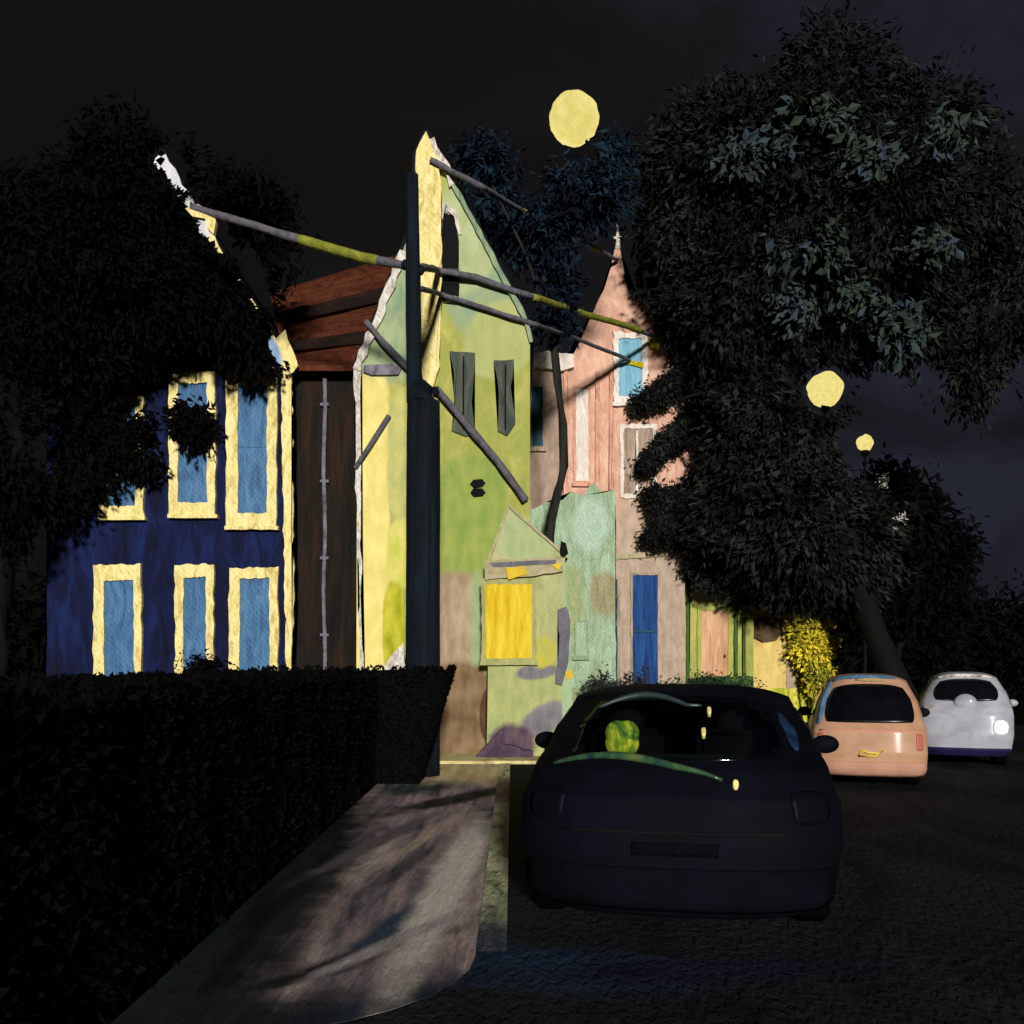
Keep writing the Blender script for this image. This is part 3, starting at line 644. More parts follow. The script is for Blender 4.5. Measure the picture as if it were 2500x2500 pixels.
# big right tree
Yt = 22.4
tb = at(1730, 1250, Yt); tb.z = 0
R = thing('tree', tb, 'very large dark leafy tree overhanging the chapel and parked cars', 'tree')
bl = [pxblob(1350, 330, 130, 150, Yt, 1.2), pxblob(1490, 330, 170, 160, Yt, 1.5), pxblob(1650, 420, 170, 170, Yt, 1.5, .8), pxblob(1420, 560, 160, 160, Yt, 1.3), pxblob(1570, 560, 160, 130, Yt + .6, 1.3, .8),
      pxblob(1460, 780, 130, 140, Yt, 1.0), pxblob(1450, 930, 130, 130, Yt, 1.0), pxblob(1370, 1000, 70, 50, Yt + .5, .5), pxblob(1520, 1000, 150, 120, Yt, 1.1), pxblob(1420, 1060, 90, 38, Yt + 1.0, .4),
      pxblob(1560, 1070, 130, 60, Yt + .9, .5), pxblob(1480, 1112, 90, 26, Yt + 1.5, .2, 1.8), pxblob(1600, 1110, 70, 36, Yt + 1.2, .3), pxblob(1350, 720, 45, 60, Yt + .5, .4), pxblob(1360, 860, 50, 50, Yt + .6, .4),
      pxblob(1720, 600, 100, 90, Yt + 1, 1.0, .5), pxblob(1820, 420, 120, 150, Yt + 1, 1.0, .5), pxblob(1560, 180, 150, 110, Yt + 1, 1.0, .5), pxblob(1740, 260, 150, 120, Yt + 1, 1.0, .5), pxblob(1900, 560, 120, 130, Yt + 1, 1.0, .35), pxblob(1820, 700, 80, 80, Yt + 1, .8, .35), pxblob(1265, 430, 50, 100, Yt, .6), pxblob(1300, 560, 50, 60, Yt + .6, .4), pxblob(1235, 510, 26, 24, Yt + 1, .2)]
hl = [(at(u, v, d), .62) for u, v in ((1558, 735), (1632, 835)) for d in (19, 19.7, 20.4, 21.1, 21.8, 22.5, 23.2, 24, 24.8, 25.6, 26.4)]
v_, f_ = leafmesh(bl, 560, .22, rng, hl)
Yf = Yt + 1.2
fg = [(1330, 690, 40, 40), (1300, 706, 28, 24), (1268, 728, 28, 19), (1238, 748, 24, 14), (1212, 763, 15, 8), (1325, 790, 34, 30), (1296, 808, 24, 18), (1270, 828, 22, 15), (1246, 850, 18, 11), (1228, 868, 12, 8), (1216, 882, 9, 7),
      (1330, 930, 40, 44), (1290, 945, 34, 28), (1252, 952, 26, 22), (1236, 938, 16, 12), (1262, 990, 30, 22), (1236, 1014, 22, 14), (1300, 1020, 40, 24), (1330, 1060, 36, 30), (1345, 1096, 26, 16), (1240, 505, 24, 22), (1262, 590, 20, 26), (1290, 640, 26, 30)]
leafmesh([pxblob(a, b_, ru, rv, Yf, .16) for a, b_, ru, rv in fg], 3000, .14, rng, surf=.9, cull=False, verts=v_, faces=f_)
leafobj('crown', v_, f_, GL, R)
PL = leafmat('pale_leaves', [(38, 46, 42), (56, 66, 56), (54, 66, 78)])
PV, PF = [], []
for (u, v, a, b_) in ((1465, 200, 34, 16), (1500, 265, 30, 20), (1640, 300, 34, 14), (1790, 262, 22, 10), (1500, 585, 30, 14), (1480, 480, 26, 12), (1710, 640, 26, 16), (1700, 610, 20, 12), (1560, 470, 22, 12), (1610, 560, 24, 12), (1560, 230, 26, 14), (1760, 470, 24, 12), (1520, 500, 18, 10), (1400, 300, 26, 14)):
    sp = leafmesh([pxblob(u, v, a, b_, Yt - 1.6, .25, 1)], 420, .26, rng, aspect=.5, verts=PV, faces=PF)
leafobj('pale_leaves', PV, PF, PL, R)
limbs(R, tb, at(1455, 620, Yt), .3, [at(1350, 420, Yt), at(1470, 330, Yt), at(1330, 700, Yt), at(1400, 900, Yt), at(1500, 1000, Yt), at(1260, 760, Yt), at(1300, 960, Yt)], M['bark'], rng)

# ------------------------------------------------------------------ hedge, bushes
def hedge():
    bm = bmesh.new()
    # core
    secs = [(-6, -1.95, -3.2), (13.0, -1.95, -3.2)]
    box(bm, -3.3, -6, 0, -1.9, 13.6, 1.42)
    vs = []
    prof = [(-3.3, 0), (-1.24, 0), (-1.16, .3), (-.80, 1.5), (-1.2, 1.53), (-3.3, 1.45)]
    f1 = [bm.verts.new((x, 13.3, z)) for x, z in prof]; f2 = [bm.verts.new((x, 14.0, z)) for x, z in prof]
    bm.faces.new(f1); bm.faces.new(f2[::-1])
    for i in range(6): bm.faces.new((f1[i], f2[i], f2[(i + 1) % 6], f1[(i + 1) % 6]))
    HL = leafmat('hedge_leaves', [(4, 4, 4), (7, 7, 6), (9, 11, 11)])
    o = tag(link('hedge', bm, HL, pivot=(-2.5, 4, 0)), 'long black clipped hedge along the left edge of the pavement', 'hedge')
    verts = []; faces = []
    r = random.Random(5)
    def leaf(p, nrm, s):
        dd = Vector((r.gauss(0, 1), r.gauss(0, 1), r.gauss(0, 1))).normalized(); nn = dd.cross(nrm + Vector((r.gauss(0, .5), r.gauss(0, .5), r.gauss(0, .5)))).normalized()
        i0 = len(verts); w = s * .5
        verts.extend([p - dd * s * .5, p + nn * w * .5, p + dd * s * .5, p - nn * w * .5]); faces.append((i0, i0 + 1, i0 + 2, i0 + 3))
    for _ in range(26000):
        y = r.uniform(1.0, 13.4); z = r.uniform(.02, 1.46)
        bulge = .05 * noise.noise(Vector((0, y * 1.5, z * 1.5))) + .05
        leaf(Vector((-1.9 + bulge + r.uniform(-.04, .06), y, z)), Vector((1, 0, 0)), r.uniform(.05, .11))
    for _ in range(16000):
        y = r.uniform(1.0, 13.4); x = r.uniform(-3.3, -1.85)
        z = 1.45 + .05 * noise.noise(Vector((x * 1.4, y * 1.4, 3))) + r.uniform(-.05, .05)
        leaf(Vector((x, y, z)), Vector((0, 0, 1)), r.uniform(.05, .12))
    for _ in range(9000):
        t = r.random(); x0 = -1.27 + .46 * t; z = 1.56 * t
        if r.random() < .5: p = Vector((x0 + r.uniform(-.03, .03), r.uniform(13.25, 14.05), z))
        else: p = Vector((r.uniform(-3.3, x0), 13.27 + r.uniform(-.05, .03), z))
        leaf(p, Vector((0, -1, 0)), r.uniform(.05, .10))
    leafobj('leaves', verts, faces, HL, o).location = (0, 0, 0)
    return o
hedge()
def bush(blobs, base, label, mat, per=900, size=.09, name='bush', group=None, seed=1, aspect=.45):
    r = random.Random(seed); base = Vector(base); base.z = 0
    o = thing(name, base, label, 'bush', group)
    v, f = leafmesh(blobs, per, size, r, aspect=aspect, surf=.8); leafobj('foliage', v, f, mat, o)
    for k in range(5):
        c = blobs[k % len(blobs)][0]; tubeobj('stem', [base + Vector((.06 * (k - 2), 0, 0)), base.lerp(c, .5) + Vector((.1 * (k - 2), .03, 0)), c + Vector((.1 * (k - 2), 0, 0))], [.025, .02, .01], M['bark'], o, 6)
    return o
Yh = 15.5
bush([pxblob(375, 1262, 52, 26, Yh, .4), pxblob(380, 1320, 60, 60, Yh, .5)], at(378, 0, Yh), 'shaggy black bush below the middle window of the navy house', BL, seed=2)
bush([pxblob(490, 1292, 60, 20, Yh, .4), pxblob(480, 1340, 60, 50, Yh, .5)], at(480, 0, Yh), 'low black bush below the right window of the navy house', BL, seed=3)
bush([pxblob(220, 1300, 90, 16, Yh, .4), pxblob(220, 1350, 90, 50, Yh, .5)], at(220, 0, Yh), 'flat black bush below the left window of the navy house', BL, seed=4)
bush([pxblob(1134, 1312, 30, 40, 20.2, .3), pxblob(1130, 1350, 28, 40, 20.2, .3)], at(1132, 0, 20.2), 'small charcoal bush in front of the mint wall', leafmat('charcoal_leaf', [(34, 38, 36), (66, 70, 66)]), seed=5, per=1500)
bush([pxblob(1188, 1280, 34, 30, 21.5, .3), pxblob(1190, 1330, 38, 50, 21.5, .35)], at(1190, 0, 21.5), 'dark purple grey bush in front of the chapel blue door', leafmat('plum_leaf', [(34, 30, 36), (64, 58, 64)]), seed=6, per=1500)
YLm = leafmat('lit_yellow_leaf', [(60, 84, 20), (126, 128, 50), (184, 172, 50), (236, 212, 56)], [.3, .5, .72, .95])  # lit tones put into the leaf colours, no emission
bush([pxblob(1536, 1224, 38, 48, 24.5, .35), pxblob(1512, 1184, 24, 20, 24.5, .3), pxblob(1548, 1285, 28, 40, 24.5, .3)], at(1536, 0, 24.5), 'round yellow and green bush glowing beside the pale yellow wall', YLm, seed=7, per=1300, size=.13)  # glow is only the lit tones in the leaf colours
bush([pxblob(1340, 1296, 90, 26, 23.9, .2), pxblob(1350, 1330, 90, 30, 23.9, .2)], at(1345, 0, 23.9), 'low deep green shrub at the foot of the olive cottage', leafmat('moss_leaf', [(24, 40, 30), (50, 76, 52)]), seed=8, per=900)

Yt = 29.0  # tree added to carry the pale specks and darken the sky
tb = at(1700, 1250, Yt); tb.z = 0
R = thing('tree', tb, 'far dark tree with a few pale blossoms below the two globe lamps', 'tree')  # added tree; the blossoms are pale dabs for specks of far light
v_, f_ = leafmesh([pxblob(1690, 990, 80, 90, Yt, 1.6), pxblob(1750, 1050, 80, 60, Yt, 1.4), pxblob(1665, 920, 30, 40, Yt, 1.2, .8), pxblob(1720, 1130, 110, 60, Yt, 1.4)], 260, .3, rng)
leafobj('crown', v_, f_, BL, R)
limbs(R, tb, at(1700, 990, Yt), .2, [at(1650, 900, Yt), at(1760, 1050, Yt)], M['bark'], rng)
v_, f_ = leafmesh([pxblob(a, b_, ru, rv, Yt - 2.0, .1) for a, b_, ru, rv in ((1666, 906, 4, 12), (1632, 1006, 6, 6), (1690, 990, 10, 8), (1746, 1002, 5, 8), (1700, 975, 4, 4))], 900, .09, rng)
leafobj('pale_speck', v_, f_, M['white'], R)  # pale dabs standing in for specks of far light

# far dark woods
r = random.Random(9); bl = []
for i in range(26):
    x = 7 + i * 2.4 + r.uniform(-.6, .6); bl.append((Vector((x, 44 + r.uniform(-3, 3), r.uniform(1.2, 2.6))), 2.4, 2.0, r.uniform(1.8, 3.4), .5))
for i in range(14):
    x = -34 + i * 2.0; bl.append((Vector((x, 40 + r.uniform(-3, 3), r.uniform(1.5, 3))), 2.4, 2.0, r.uniform(2, 4), .4))
v_, f_ = leafmesh(bl, 110, .5, r)
tag(leafobj('woods', v_, f_, BL, None, (20, 44, 0)), 'far dark woods closing off the end of the street', 'woods', kind='stuff')

# ------------------------------------------------------------------ moon and lamps
Ymn = 380
bm = bmesh.new(); ball(bm, (0, 0, 0), 46.5 * Ymn / S, 48, 32)
for v in bm.verts:
    v.co *= 1 + .05 * noise.noise(v.co.normalized() * 3.1) + .02 * noise.noise(v.co.normalized() * 11)
    v.co += at(1083, 224, Ymn)
tag(link('moon', bm, M['moonglow'], smooth=True, pivot=at(1083, 224, Ymn)), 'large round yellow moon in the black sky above the roofs', 'moon')
def lamp(u, v, Y, r, label):
    c = at(u, v, Y); base = Vector((c.x, c.y, 0))
    o = thing('street_lamp', base, label, 'street lamp', 'globe street lamps along the far road')
    bm = bmesh.new(); ball(bm, c, r, 28, 18, j=.14); link('globe', bm, M['lampglow'], o, True)
    tubeobj('post', [base, base + Vector((0, 0, .5)), base + Vector((0, 0, .55)), c - Vector((0, 0, r + .12))], [.09, .08, .045, .03], M['ink'], o, 12)
    tubeobj('collar', [c - Vector((0, 0, r + .14)), c - Vector((0, 0, r + .06)), c - Vector((0, 0, r * .9))], [.05, .12, .10], M['ink'], o, 12)
    tubeobj('base', [base, base + Vector((0, 0, .25)), base + Vector((0, 0, .3))], [.2, .18, .12], M['ink'], o, 12)
lamp(1557, 735, 26.0, .44, 'larger glowing yellow globe lamp hanging in the dark right of the big tree')
lamp(1632, 836, 27.5, .225, 'smaller glowing yellow globe lamp farther down the dark road')

# ------------------------------------------------------------------ cars
def carmat(name, c1, c2, rough, spec, coat=0):
    m = strokes(name, [c1, c2], (1.6, 1.6, 2.4), rough=rough, spec=spec, bump=.1, weave=0, dist=.3)
    m.node_tree.nodes['Principled BSDF'].inputs['Coat Weight'].default_value = coat
    m.node_tree.nodes['Principled BSDF'].inputs['Coat Roughness'].default_value = .12
    return m
GLASS = plain('dark_glass', (12, 12, 20), .12, .5)
def clearglass():
    m, nt, bs = nodes('tinted_glass'); N = nt.nodes.new; L = nt.links.new
    tr = N('ShaderNodeBsdfTransparent'); tr.inputs[0].default_value = (.76, .78, .72, 1)
    gl = N('ShaderNodeBsdfGlossy'); gl.inputs['Roughness'].default_value = .06; gl.inputs[0].default_value = (.9, .95, 1, 1)
    
    mx = N('ShaderNodeMixShader'); mx.inputs[0].default_value = .06; L(tr.outputs[0], mx.inputs[1]); L(gl.outputs[0], mx.inputs[2])
    L(mx.outputs[0], nt.nodes['Material Output'].inputs[0]); nt.nodes.remove(bs); return m
TGLASS = clearglass()
RUB = plain('tyre_rubber', (7, 7, 8), .9, .02)
RIM = plain('wheel_rim', (60, 60, 66), .4, .5)

def interp(tab, c):
    for (a, x), (b, y) in zip(tab, tab[1:]):
        if c <= b:
            t = (c - a) / (b - a) if b > a else 0
            t = t * t * (3 - 2 * t) * .5 + t * .5
            return x + (y - x) * t
    return tab[-1][1]
class Car:
    """body = deformed block: rear face carries bumper, boot and rear window; front face carries grille, bonnet and windscreen"""
    def __init__(s, loc, yaw, P, label, matbody, glass=GLASS, group='parked cars at the roadside'):
        s.P = P; s.R = thing('parked_car', (0, 0, 0), label, 'car', group)
        s.m = matbody; s.glass = glass; s.loc = loc; s.yaw = yaw
    def F(s, a, b, c, off=0):
        P = s.P
        def raw(a, b, c):
            yr = interp(P['yr'], c); yf = interp(P['yf'], c); zr = interp(P['zr'], c); zf = interp(P['zf'], c)
            w = interp(P['w'], c)
            e = abs(a)
            y = yr + (yf - yr) * b
            rd = P['round'] * (e ** 3.2)
            y += rd * (1 - b) ** 3 - rd * b ** 3
            z = zr + (zf - zr) * b
            z += (-.085 * e ** 3.5 + .0) * interp([(0, 0), (.55, .15), (.9, .8), (1, 1)], c)
            z += P.get('crown', .05) * math.sin(math.pi * b) * (c ** 4)
            x = a * w * (1 - .07 * abs(2 * b - 1) ** 5)
            return Vector((x, y, z))
        p = raw(a, b, c)
        if off:
            e = 1e-3
            if abs(b) < 1e-6: n = (raw(a + e, b, c) - raw(a - e, b, c)).cross(raw(a, b, min(1, c + e)) - raw(a, b, max(0, c - e)))
            elif b > 1 - 1e-6: n = -(raw(a + e, b, c) - raw(a - e, b, c)).cross(raw(a, b, min(1, c + e)) - raw(a, b, max(0, c - e)))
            else: n = Vector((1 if a > 0 else -1, 0, .15))
            n.normalize()
            p = p + n * off
        return p
    def patch(s, name, face, r, mat, off=.006, nu=14, nv=10, parent=None, corner=0, th=None):
        """r=(u0,u1,c0,c1). face 'rear'/'front': u=a ; 'left'/'right': u=b ; rounded corner by superellipse"""
        bm = bmesh.new(); u0, u1, c0, c1 = r; g = {}
        for i in range(nu + 1):
            for j in range(nv + 1):
                x = 2 * i / nu - 1; y = 2 * j / nv - 1
                if corner:
                    x2 = x * (1 - corner * abs(y) ** 3); y2 = y * (1 - corner * abs(x) ** 3); x, y = x2, y2
                u = (u0 + u1) / 2 + (u1 - u0) / 2 * x; c = (c0 + c1) / 2 + (c1 - c0) / 2 * y
                arg = {'rear': (u, 0, c), 'front': (u, 1, c), 'left': (-1, u, c), 'right': (1, u, c)}[face]
                g[i, j] = bm.verts.new(s.F(*arg, off=off))
        for i in range(nu):
            for j in range(nv): bm.faces.new((g[i, j], g[i + 1, j], g[i + 1, j + 1], g[i, j + 1]))
        # rim skirt back to the body
        def skirt(ks):
            prev = None
            for k in ks:
                i, j = k; p = g[k]; x = 2 * i / nu - 1; y = 2 * j / nv - 1
                x2, y2 = (x * (1 - corner * abs(y) ** 3), y * (1 - corner * abs(x) ** 3)) if corner else (x, y)
                u = (u0 + u1) / 2 + (u1 - u0) / 2 * x2; c = (c0 + c1) / 2 + (c1 - c0) / 2 * y2
                arg = {'rear': (u, 0, c), 'front': (u, 1, c), 'left': (-1, u, c), 'right': (1, u, c)}[face]
                q = bm.verts.new(s.F(*arg, off=-.01))
                if prev: bm.faces.new((prev[0], p, q, prev[1]))
                prev = (p, q)
        skirt([(i, 0) for i in range(nu + 1)]); skirt([(i, nv) for i in range(nu + 1)])
        skirt([(0, j) for j in range(nv + 1)]); skirt([(nu, j) for j in range(nv + 1)])
        return link(name, bm, mat, parent or s.R, True)
    def body(s):
        bm = bmesh.new(); na, nb, nc = 26, 40, 40
        cache = {}
        def V_(a, b, c):
            k = (round(a, 5), round(b, 5), round(c, 5))
            if k not in cache: cache[k] = bm.verts.new(s.F(a, b, c))
            return cache[k]
        hole = s.P.get('hole')
        def grid(fn, n1, n2, skip=None):
            for i in range(n1):
                for j in range(n2):
                    if skip and skip((i + .5) / n1, (j + .5) / n2): continue
                    bm.faces.new((fn(i / n1, j / n2), fn((i + 1) / n1, j / n2), fn((i + 1) / n1, (j + 1) / n2), fn(i / n1, (j + 1) / n2)))
        sk = None
        if hole: sk = lambda x, c: abs((2 * x - 1) / hole[0]) ** 4 + abs((c - hole[1]) / hole[2]) ** 4 < .8
        grid(lambda x, c: V_(2 * x - 1, 0, c), na, nc, sk)
        grid(lambda x, c: V_(2 * x - 1, 1, c), na, nc)
        for a in (-1, 1): grid(lambda b, c: V_(a, b, c), nb, nc)
        grid(lambda x, b: V_(2 * x - 1, b, 1), na, nb); grid(lambda x, b: V_(2 * x - 1, b, 0), na, nb)
        bmesh.ops.recalc_face_normals(bm, faces=bm.faces)
        o = link('body', bm, s.m, s.R, True)
        return o
    def wheels(s, r=.3):
        P = s.P; L_ = P['yf'][0][1]
        for y in (.72, L_ - .78):
            for sx in (-1, 1):
                w = interp(P['w'], .2)
                bm = bmesh.new(); c = Vector((sx * (w - .19), y, r))
                prof = [(-.10, r * .55), (-.10, r * .9), (-.07, r), (.07, r), (.10, r * .9), (.10, r * .55)]
                n = 28; rings = []
                for k in range(n):
                    t = 2 * math.pi * k / n; rings.append([bm.verts.new(c + Vector((x, math.cos(t) * q, math.sin(t) * q))) for x, q in prof])
                for k in range(n):
                    a, b = rings[k], rings[(k + 1) % n]
                    for j in range(len(prof)): bm.faces.new((a[j], a[(j + 1) % 6], b[(j + 1) % 6], b[j]))
                wh = link('wheel', bm, RUB, s.R, True)
                bm = bmesh.new()
                tube(bm, [c + Vector((-.08, 0, 0)), c + Vector((.08, 0, 0))], [r * .56] * 2, 20)
                tube(bm, [c + Vector((-.10, 0, 0)), c + Vector((.10, 0, 0))], [r * .16] * 2, 12)
                link('rim', bm, RIM, wh)
    def mirrors(s, c=.62, b=.62, k=1, mat=None):
        for sx in (-1, 1):
            p = s.F(sx, b, c); bm = bmesh.new(); ball(bm, p + Vector((sx * .10, 0, .05)), .09 * k, 14, 10, 1.1, .6, .75)
            tube(bm, [p, p + Vector((sx * .08, 0, .03))], [.02, .02], 6); link('wing_mirror', bm, mat or s.m, s.R, True)
    def done(s):
        s.R.location = s.loc; s.R.rotation_euler = (0, 0, s.yaw)
    def arc(s, name, face, us, cs, rad, mat, off=.01):
        pts = [s.F(u, 0 if face == 'rear' else 1, c, off=off) for u, c in zip(us, cs)]
        n = len(pts); return tubeobj(name, pts, [rad * (.35 + .65 * math.sin(math.pi * (i + .3) / (n - .4))) for i in range(n)], mat, s.R, 8)

# foreground dark car
P = dict(yr=[(0, .10), (.10, .02), (.30, .0), (.50, .03), (.62, .16), (.70, .30), (.86, .62), (1, .95)],
         yf=[(0, 4.0), (.15, 4.05), (.40, 4.0), (.50, 3.9), (.66, 2.95), (.85, 2.45), (1, 2.05)],
         zr=[(0, .13), (.10, .24), (.30, .55), (.50, .82), (.62, .98), (.70, 1.06), (.86, 1.25), (1, 1.415)],
         zf=[(0, .14), (.15, .32), (.40, .66), (.50, .78), (.66, .96), (.85, 1.25), (1, 1.40)],
         w=[(0, .88), (.12, .98), (.30, 1.02), (.45, 1.01), (.62, .94), (.80, .85), (1, .74)], round=.30, hole=(.78, .82, .145))
bodym = carmat('midnight_car_paint', (8, 9, 13), (12, 14, 25), .7, .04)
c = Car(Vector((.93, 5.75, 0)), math.radians(-11), P, 'big midnight blue rounded car parked at the kerb in front of the houses', bodym, TGLASS)
c.body(); c.wheels(.31); c.mirrors(.66, .6)
g = c.patch('rear_window', 'rear', (-.80, .80, .665, .965), TGLASS, .012, 24, 14, corner=.08)
cg = strokes('green_highlight', [(22, 52, 50), (52, 84, 54), (96, 112, 56)], (4, 2, 2), rough=.3, spec=.6, bump=.05, weave=0)
cb = strokes('blue_highlight', [(16, 34, 40), (60, 78, 76)], (4, 2, 2), rough=.3, spec=.6, bump=.05, weave=0)
n = 22
c.arc('window_edge_strip', 'rear', [-.72 + .92 * i / n for i in range(n + 1)], [.925 + .045 * math.sin(math.pi * min(1, (i / n) * 1.15)) for i in range(n + 1)], .022, cb)  # highlight along the window top, as a coloured strip
c.arc('boot_highlight', 'rear', [-.86 + 1.16 * i / n for i in range(n + 1)], [.635 + .05 * math.sin(math.pi * (i / n) ** .8) - .06 * (i / n) ** 2 for i in range(n + 1)], .026, cg)  # highlight on the boot edge, as a coloured strip
c.patch('boot_seam', 'rear', (-.70, .70, .36, .375), M['ink'], .004, 16, 1)
c.patch('bumper', 'rear', (-.97, .97, .06, .22), carmat('bumper_black', (8, 8, 11), (12, 13, 24), .8, .03), .035, 24, 6, corner=.03)
c.patch('number_plate', 'rear', (-.26, .26, .26, .33), strokes('dim_plate', [(9, 9, 13), (13, 13, 19)], (4, 4, 4), weave=0, spec=.02), .012, 6, 3)
tl = carmat('unlit_tail_light', (9, 9, 14), (14, 12, 22), .5, .05)
c.patch('tail_light', 'rear', (-.93, -.70, .40, .54), tl, .014, 8, 8, corner=.12); c.patch('tail_light', 'rear', (.70, .93, .40, .54), tl, .014, 8, 8, corner=.12)
blu = strokes('blue_sheen', [(14, 24, 50), (28, 58, 92)], (3, 3, 3), weave=0, bump=.1)
c.patch('pillar_sheen', 'rear', (.84, .93, .74, .93), blu, .008, 4, 10, corner=.3)  # blue sheen on the pillar, put in as a coloured strip
for sx in (-1, 1): c.patch('side_window', 'left' if sx < 0 else 'right', (.12, .86, .68, .93), GLASS, .008, 18, 8, corner=.1)
c.patch('windscreen', 'front', (-.84, .84, .70, .96), GLASS, .008, 18, 8, corner=.06)
for sx in (-1, 1): c.patch('headlight', 'front', (.6 * sx - .14, .6 * sx + .14, .3, .42), RIM, .01, 8, 6, corner=.2)
c.patch('grille', 'front', (-.36, .36, .2, .36), M['ink'], .008, 8, 4, corner=.1)
for sx in (-1, 1): c.patch('door_handle', 'left' if sx < 0 else 'right', (.44, .49, .56, .58), RIM, .03, 4, 2)
spot_m = plain('cream_spot', (240, 226, 150), .6, .2)  # lamp glints on the rear, put in as cream spots
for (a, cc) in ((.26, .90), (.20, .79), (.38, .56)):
    c.patch('glint', 'rear', (a - .017, a + .017, cc - .013, cc + .013), spot_m, .028, 5, 5, corner=.25)
# cabin: shelf, seat backs
bm = bmesh.new(); box(bm, -.66, .42, .98, .66, 1.0, 1.0); link('parcel_shelf', bm, strokes('shelf_cloth', [(18, 30, 30), (26, 44, 36)], (6, 6, 6), weave=0), c.R)
for sx in (-.36, .36):
    bm = bmesh.new(); box(bm, sx - .25, 1.1, .55, sx + .25, 1.24, 1.16); bmesh.ops.bevel(bm, geom=bm.edges[:], offset=.05, segments=3, affect='EDGES')
    st = link('seat', bm, plain('seat_cloth', (10, 10, 14), .9, .05), c.R, True)
    bm = bmesh.new(); ball(bm, (sx, 1.17, 1.2), .11, 16, 10, 1.1, .6, .8); link('headrest', bm, plain('headrest_cloth', (11, 11, 16), .9, .05), st, True)
c.done()
# cushion shape on the shelf, added for the highlight in the rear glass
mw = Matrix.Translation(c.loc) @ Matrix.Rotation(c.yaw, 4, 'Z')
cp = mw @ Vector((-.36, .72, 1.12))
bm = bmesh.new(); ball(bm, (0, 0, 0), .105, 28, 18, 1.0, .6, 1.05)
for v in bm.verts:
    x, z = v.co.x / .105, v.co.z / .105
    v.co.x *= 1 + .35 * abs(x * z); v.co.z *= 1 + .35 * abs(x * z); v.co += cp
cu = link('cushion', bm, strokes('yellow_green_reflection', [(36, 84, 52), (120, 156, 44), (222, 220, 66)], (7, 7, 5), weave=0, bump=.3, pos=[.38, .5, .62]), smooth=True, pivot=cp)  # added shape standing in for the highlight in the rear glass
tag(cu, 'yellow green cushion behind the rear window of the midnight blue car', 'cushion')  # no real cushion, stands in for the rear glass highlight

# orange car
P2 = dict(yr=[(0, .08), (.10, .02), (.30, .0), (.50, .03), (.58, .08), (.80, .24), (1, .48)],
          yf=[(0, 3.5), (.15, 3.55), (.40, 3.5), (.50, 3.4), (.62, 2.6), (.85, 2.1), (1, 1.8)],
          zr=[(0, .17), (.10, .26), (.30, .46), (.50, .74), (.58, .84), (.80, 1.16), (1, 1.44)],
          zf=[(0, .18), (.15, .30), (.40, .60), (.50, .72), (.62, .88), (.85, 1.2), (1, 1.42)],
          w=[(0, .70), (.12, .73), (.30, .74), (.50, .73), (.62, .69), (.80, .63), (1, .50)], round=.14, crown=.03)
om = carmat('peach_car_paint', (160, 122, 92), (188, 146, 118), .5, .2, .2)
c = Car(Vector((at(1642, 0, 12.7).x, 12.7, 0)), math.radians(-16), P2, 'peach orange hatchback seen from behind with a black rear window', om)
c.body(); c.wheels(.27); c.mirrors(.62, .62, 1.0, M['ink'])
c.patch('rear_window', 'rear', (-.86, .86, .585, .915), plain('black_glass', (9, 9, 14), .25, .25), .012, 20, 12, corner=.08)
c.arc('window_edge_strip', 'rear', [-.93 for i in range(12)], [.56 + .42 * i / 11 for i in range(12)], .035, blu2 if False else strokes('steel_blue_trim', [(40, 84, 124), (90, 130, 160)], (4, 4, 4), weave=0), .015)
c.arc('roof_trim', 'rear', [-.9 + 1.6 * i / 14 for i in range(15)], [.975] * 15, .03, bpy.data.materials['steel_blue_trim'], .012)
c.arc('roof_trim', 'rear', [-.3 + .7 * i / 14 for i in range(15)], [.945] * 15, .03, strokes('tan_trim', [(150, 130, 90), (176, 150, 110)], (4, 4, 4), weave=0), .016)
c.patch('bumper', 'rear', (-.98, .98, .02, .20), carmat('peach_bumper', (166, 120, 102), (192, 146, 122), .6, .15), .03, 20, 5, corner=.03)
c.patch('tailgate_seam', 'rear', (-.9, .9, .50, .515), carmat('rose_paint', (196, 130, 112), (206, 146, 128), .6, .15), .012, 14, 2)
pts = [(-.16, .30), (-.20, .235), (.08, .235), (.22, .31), (.13, .275), (-.05, .285), (-.10, .305), (-.16, .30)]
yb_ = plain('badge_yellow', (236, 200, 70), .5, .3)
tubeobj('badge', [c.F(a, 0, cc + .03, off=.02) for a, cc in pts], .014, yb_, c.R, 6)
rd = carmat('dull_tail_light', (160, 84, 70), (186, 110, 90), .4, .3)
for sx in (-1, 1): c.patch('tail_light', 'rear', (.86 * sx - .06, .86 * sx + .06, .34, .48), rd, .012, 6, 6, corner=.15)
for sx in (-1, 1): c.patch('side_window', 'left' if sx < 0 else 'right', (.12, .86, .62, .93), GLASS, .008, 18, 8, corner=.1)
c.patch('windscreen', 'front', (-.84, .84, .66, .96), GLASS, .008, 18, 8, corner=.06)
for sx in (-1, 1): c.patch('headlight', 'front', (.6 * sx - .14, .6 * sx + .14, .3, .42), RIM, .01, 8, 6, corner=.2)
c.done()

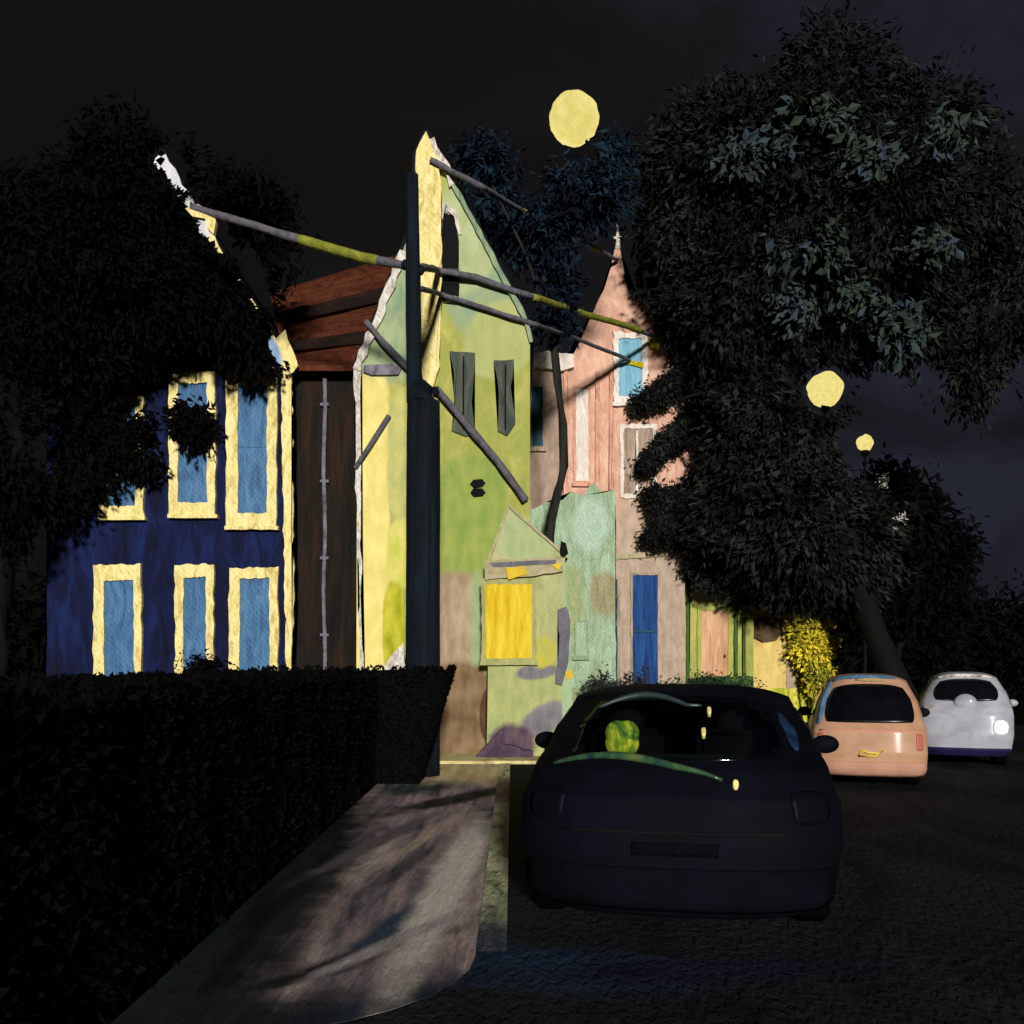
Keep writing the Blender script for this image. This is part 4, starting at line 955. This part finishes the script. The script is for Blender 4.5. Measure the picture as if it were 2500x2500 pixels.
# white car
P3 = dict(P2); P3['w'] = [(0, .62), (.12, .68), (.30, .71), (.50, .71), (.62, .68), (.80, .61), (1, .48)]; P3['zr'] = [(0, .19), (.10, .28), (.30, .5), (.50, .80), (.58, .92), (.80, 1.2), (1, 1.44)]
wm = carmat('silver_white_car_paint', (134, 134, 144), (172, 174, 184), .5, .2, .2)
c = Car(Vector((at(1824, 0, 15.4).x, 15.4, 0)), math.radians(-21), P3, 'silver white small car parked at the far right of the road', wm)
c.body(); c.wheels(.27); c.mirrors(.62, .62, .9)
c.patch('rear_window', 'rear', (-.78, .78, .66, .92), plain('black_glass', (12, 12, 18), .25, .25), .012, 20, 12, corner=.12)
bm = bmesh.new(); ball(bm, c.F(-.02, 0, .64) + Vector((0, 0, .0)), .16, 20, 12, 1.05, .35, .9); link('spare_wheel_cover', bm, wm, c.R, True)
c.arc('roof_trim', 'rear', [-.85 + 1.7 * i / 14 for i in range(15)], [.955] * 15, .03, M['white'], .014)
c.patch('bumper', 'rear', (-.98, .98, .0, .13), carmat('indigo_bumper', (26, 22, 56), (34, 30, 74), .6, .15), .03, 20, 5, corner=.03)
lt = strokes('bright_reflector', [(232, 232, 236), (250, 250, 250)], (5, 5, 5), weave=0)
c.patch('tail_light', 'rear', (.56, .88, .32, .45), lt, .016, 8, 8, corner=.25)
c.patch('tail_light', 'rear', (-.96, -.70, .56, .62), strokes('dull_reflector', [(130, 120, 124), (170, 160, 160)], (5, 5, 5), weave=0), .014, 6, 6, corner=.2)
for sx in (-1, 1): c.patch('side_window', 'left' if sx < 0 else 'right', (.12, .86, .62, .93), GLASS, .008, 18, 8, corner=.1)
c.patch('windscreen', 'front', (-.84, .84, .66, .96), GLASS, .008, 18, 8, corner=.06)
for sx in (-1, 1): c.patch('headlight', 'front', (.6 * sx - .14, .6 * sx + .14, .3, .42), RIM, .01, 8, 6, corner=.2)
c.done()

# ------------------------------------------------------------------ sky, light, camera
w = bpy.data.worlds.new('World'); scene.world = w; w.use_nodes = True; nt = w.node_tree; N = nt.nodes.new; L = nt.links.new
bg = nt.nodes['Background']
EL, AZ = math.radians(11.5), 0
tc = N('ShaderNodeTexCoord'); mp = N('ShaderNodeMapping'); mp.inputs['Scale'].default_value = (3.2, 3.2, 6)
L(tc.outputs['Generated'], mp.inputs[0])
n1 = N('ShaderNodeTexNoise'); n1.inputs['Scale'].default_value = 1.3; n1.inputs['Detail'].default_value = 4; n1.inputs['Roughness'].default_value = .5; n1.inputs['Distortion'].default_value = .6
L(mp.outputs[0], n1.inputs[0])
sx = N('ShaderNodeSeparateXYZ'); L(tc.outputs['Generated'], sx.inputs[0])
ad = N('ShaderNodeMath'); ad.operation = 'MULTIPLY_ADD'; ad.inputs[1].default_value = .42; L(sx.outputs['X'], ad.inputs[0]); L(n1.outputs['Fac'], ad.inputs[2])
rp = N('ShaderNodeValToRGB'); cr = rp.color_ramp; cr.elements.new(.5)
for e, p_, c_ in zip(cr.elements, (.38, .55, .74), ((19, 18, 17), (23, 23, 25), (36, 38, 50))): e.position = p_; e.color = (*lin(c_), 1)
L(ad.outputs[0], rp.inputs[0])
sky = N('ShaderNodeTexSky'); sky.sky_type = 'NISHITA'; sky.sun_disc = False; sky.sun_elevation = math.radians(-8); sky.sun_rotation = math.radians(180)
sm = N('ShaderNodeMix'); sm.data_type = 'RGBA'; sm.blend_type = 'ADD'; sm.inputs[0].default_value = .05
L(rp.outputs[0], sm.inputs[6]); L(sky.outputs[0], sm.inputs[7]); L(sm.outputs[2], bg.inputs[0]); bg.inputs[1].default_value = 1.0

sd = bpy.data.lights.new('night_light', 'SUN'); sd.energy = 4.2; sd.angle = math.radians(5); sd.color = (1, .965, .90)
so = bpy.data.objects.new('night_light', sd); COL.objects.link(so)
d = Vector((-.085 * math.cos(EL), math.cos(EL), -math.sin(EL))).normalized()
so.rotation_euler = d.to_track_quat('-Z', 'Y').to_euler()

cd = bpy.data.cameras.new('camera'); cam = bpy.data.objects.new('camera', cd); COL.objects.link(cam)
cam.location = (0, 0, H); cam.rotation_euler = (math.radians(90), 0, 0)
cd.sensor_width = 36; cd.lens = 36 * S / 1932; cd.shift_y = (CV - CU) / 1932; cd.clip_end = 2000
scene.camera = cam
scene.view_settings.view_transform = 'Standard'; scene.view_settings.look = 'None'; scene.view_settings.exposure = 0; scene.view_settings.gamma = 1
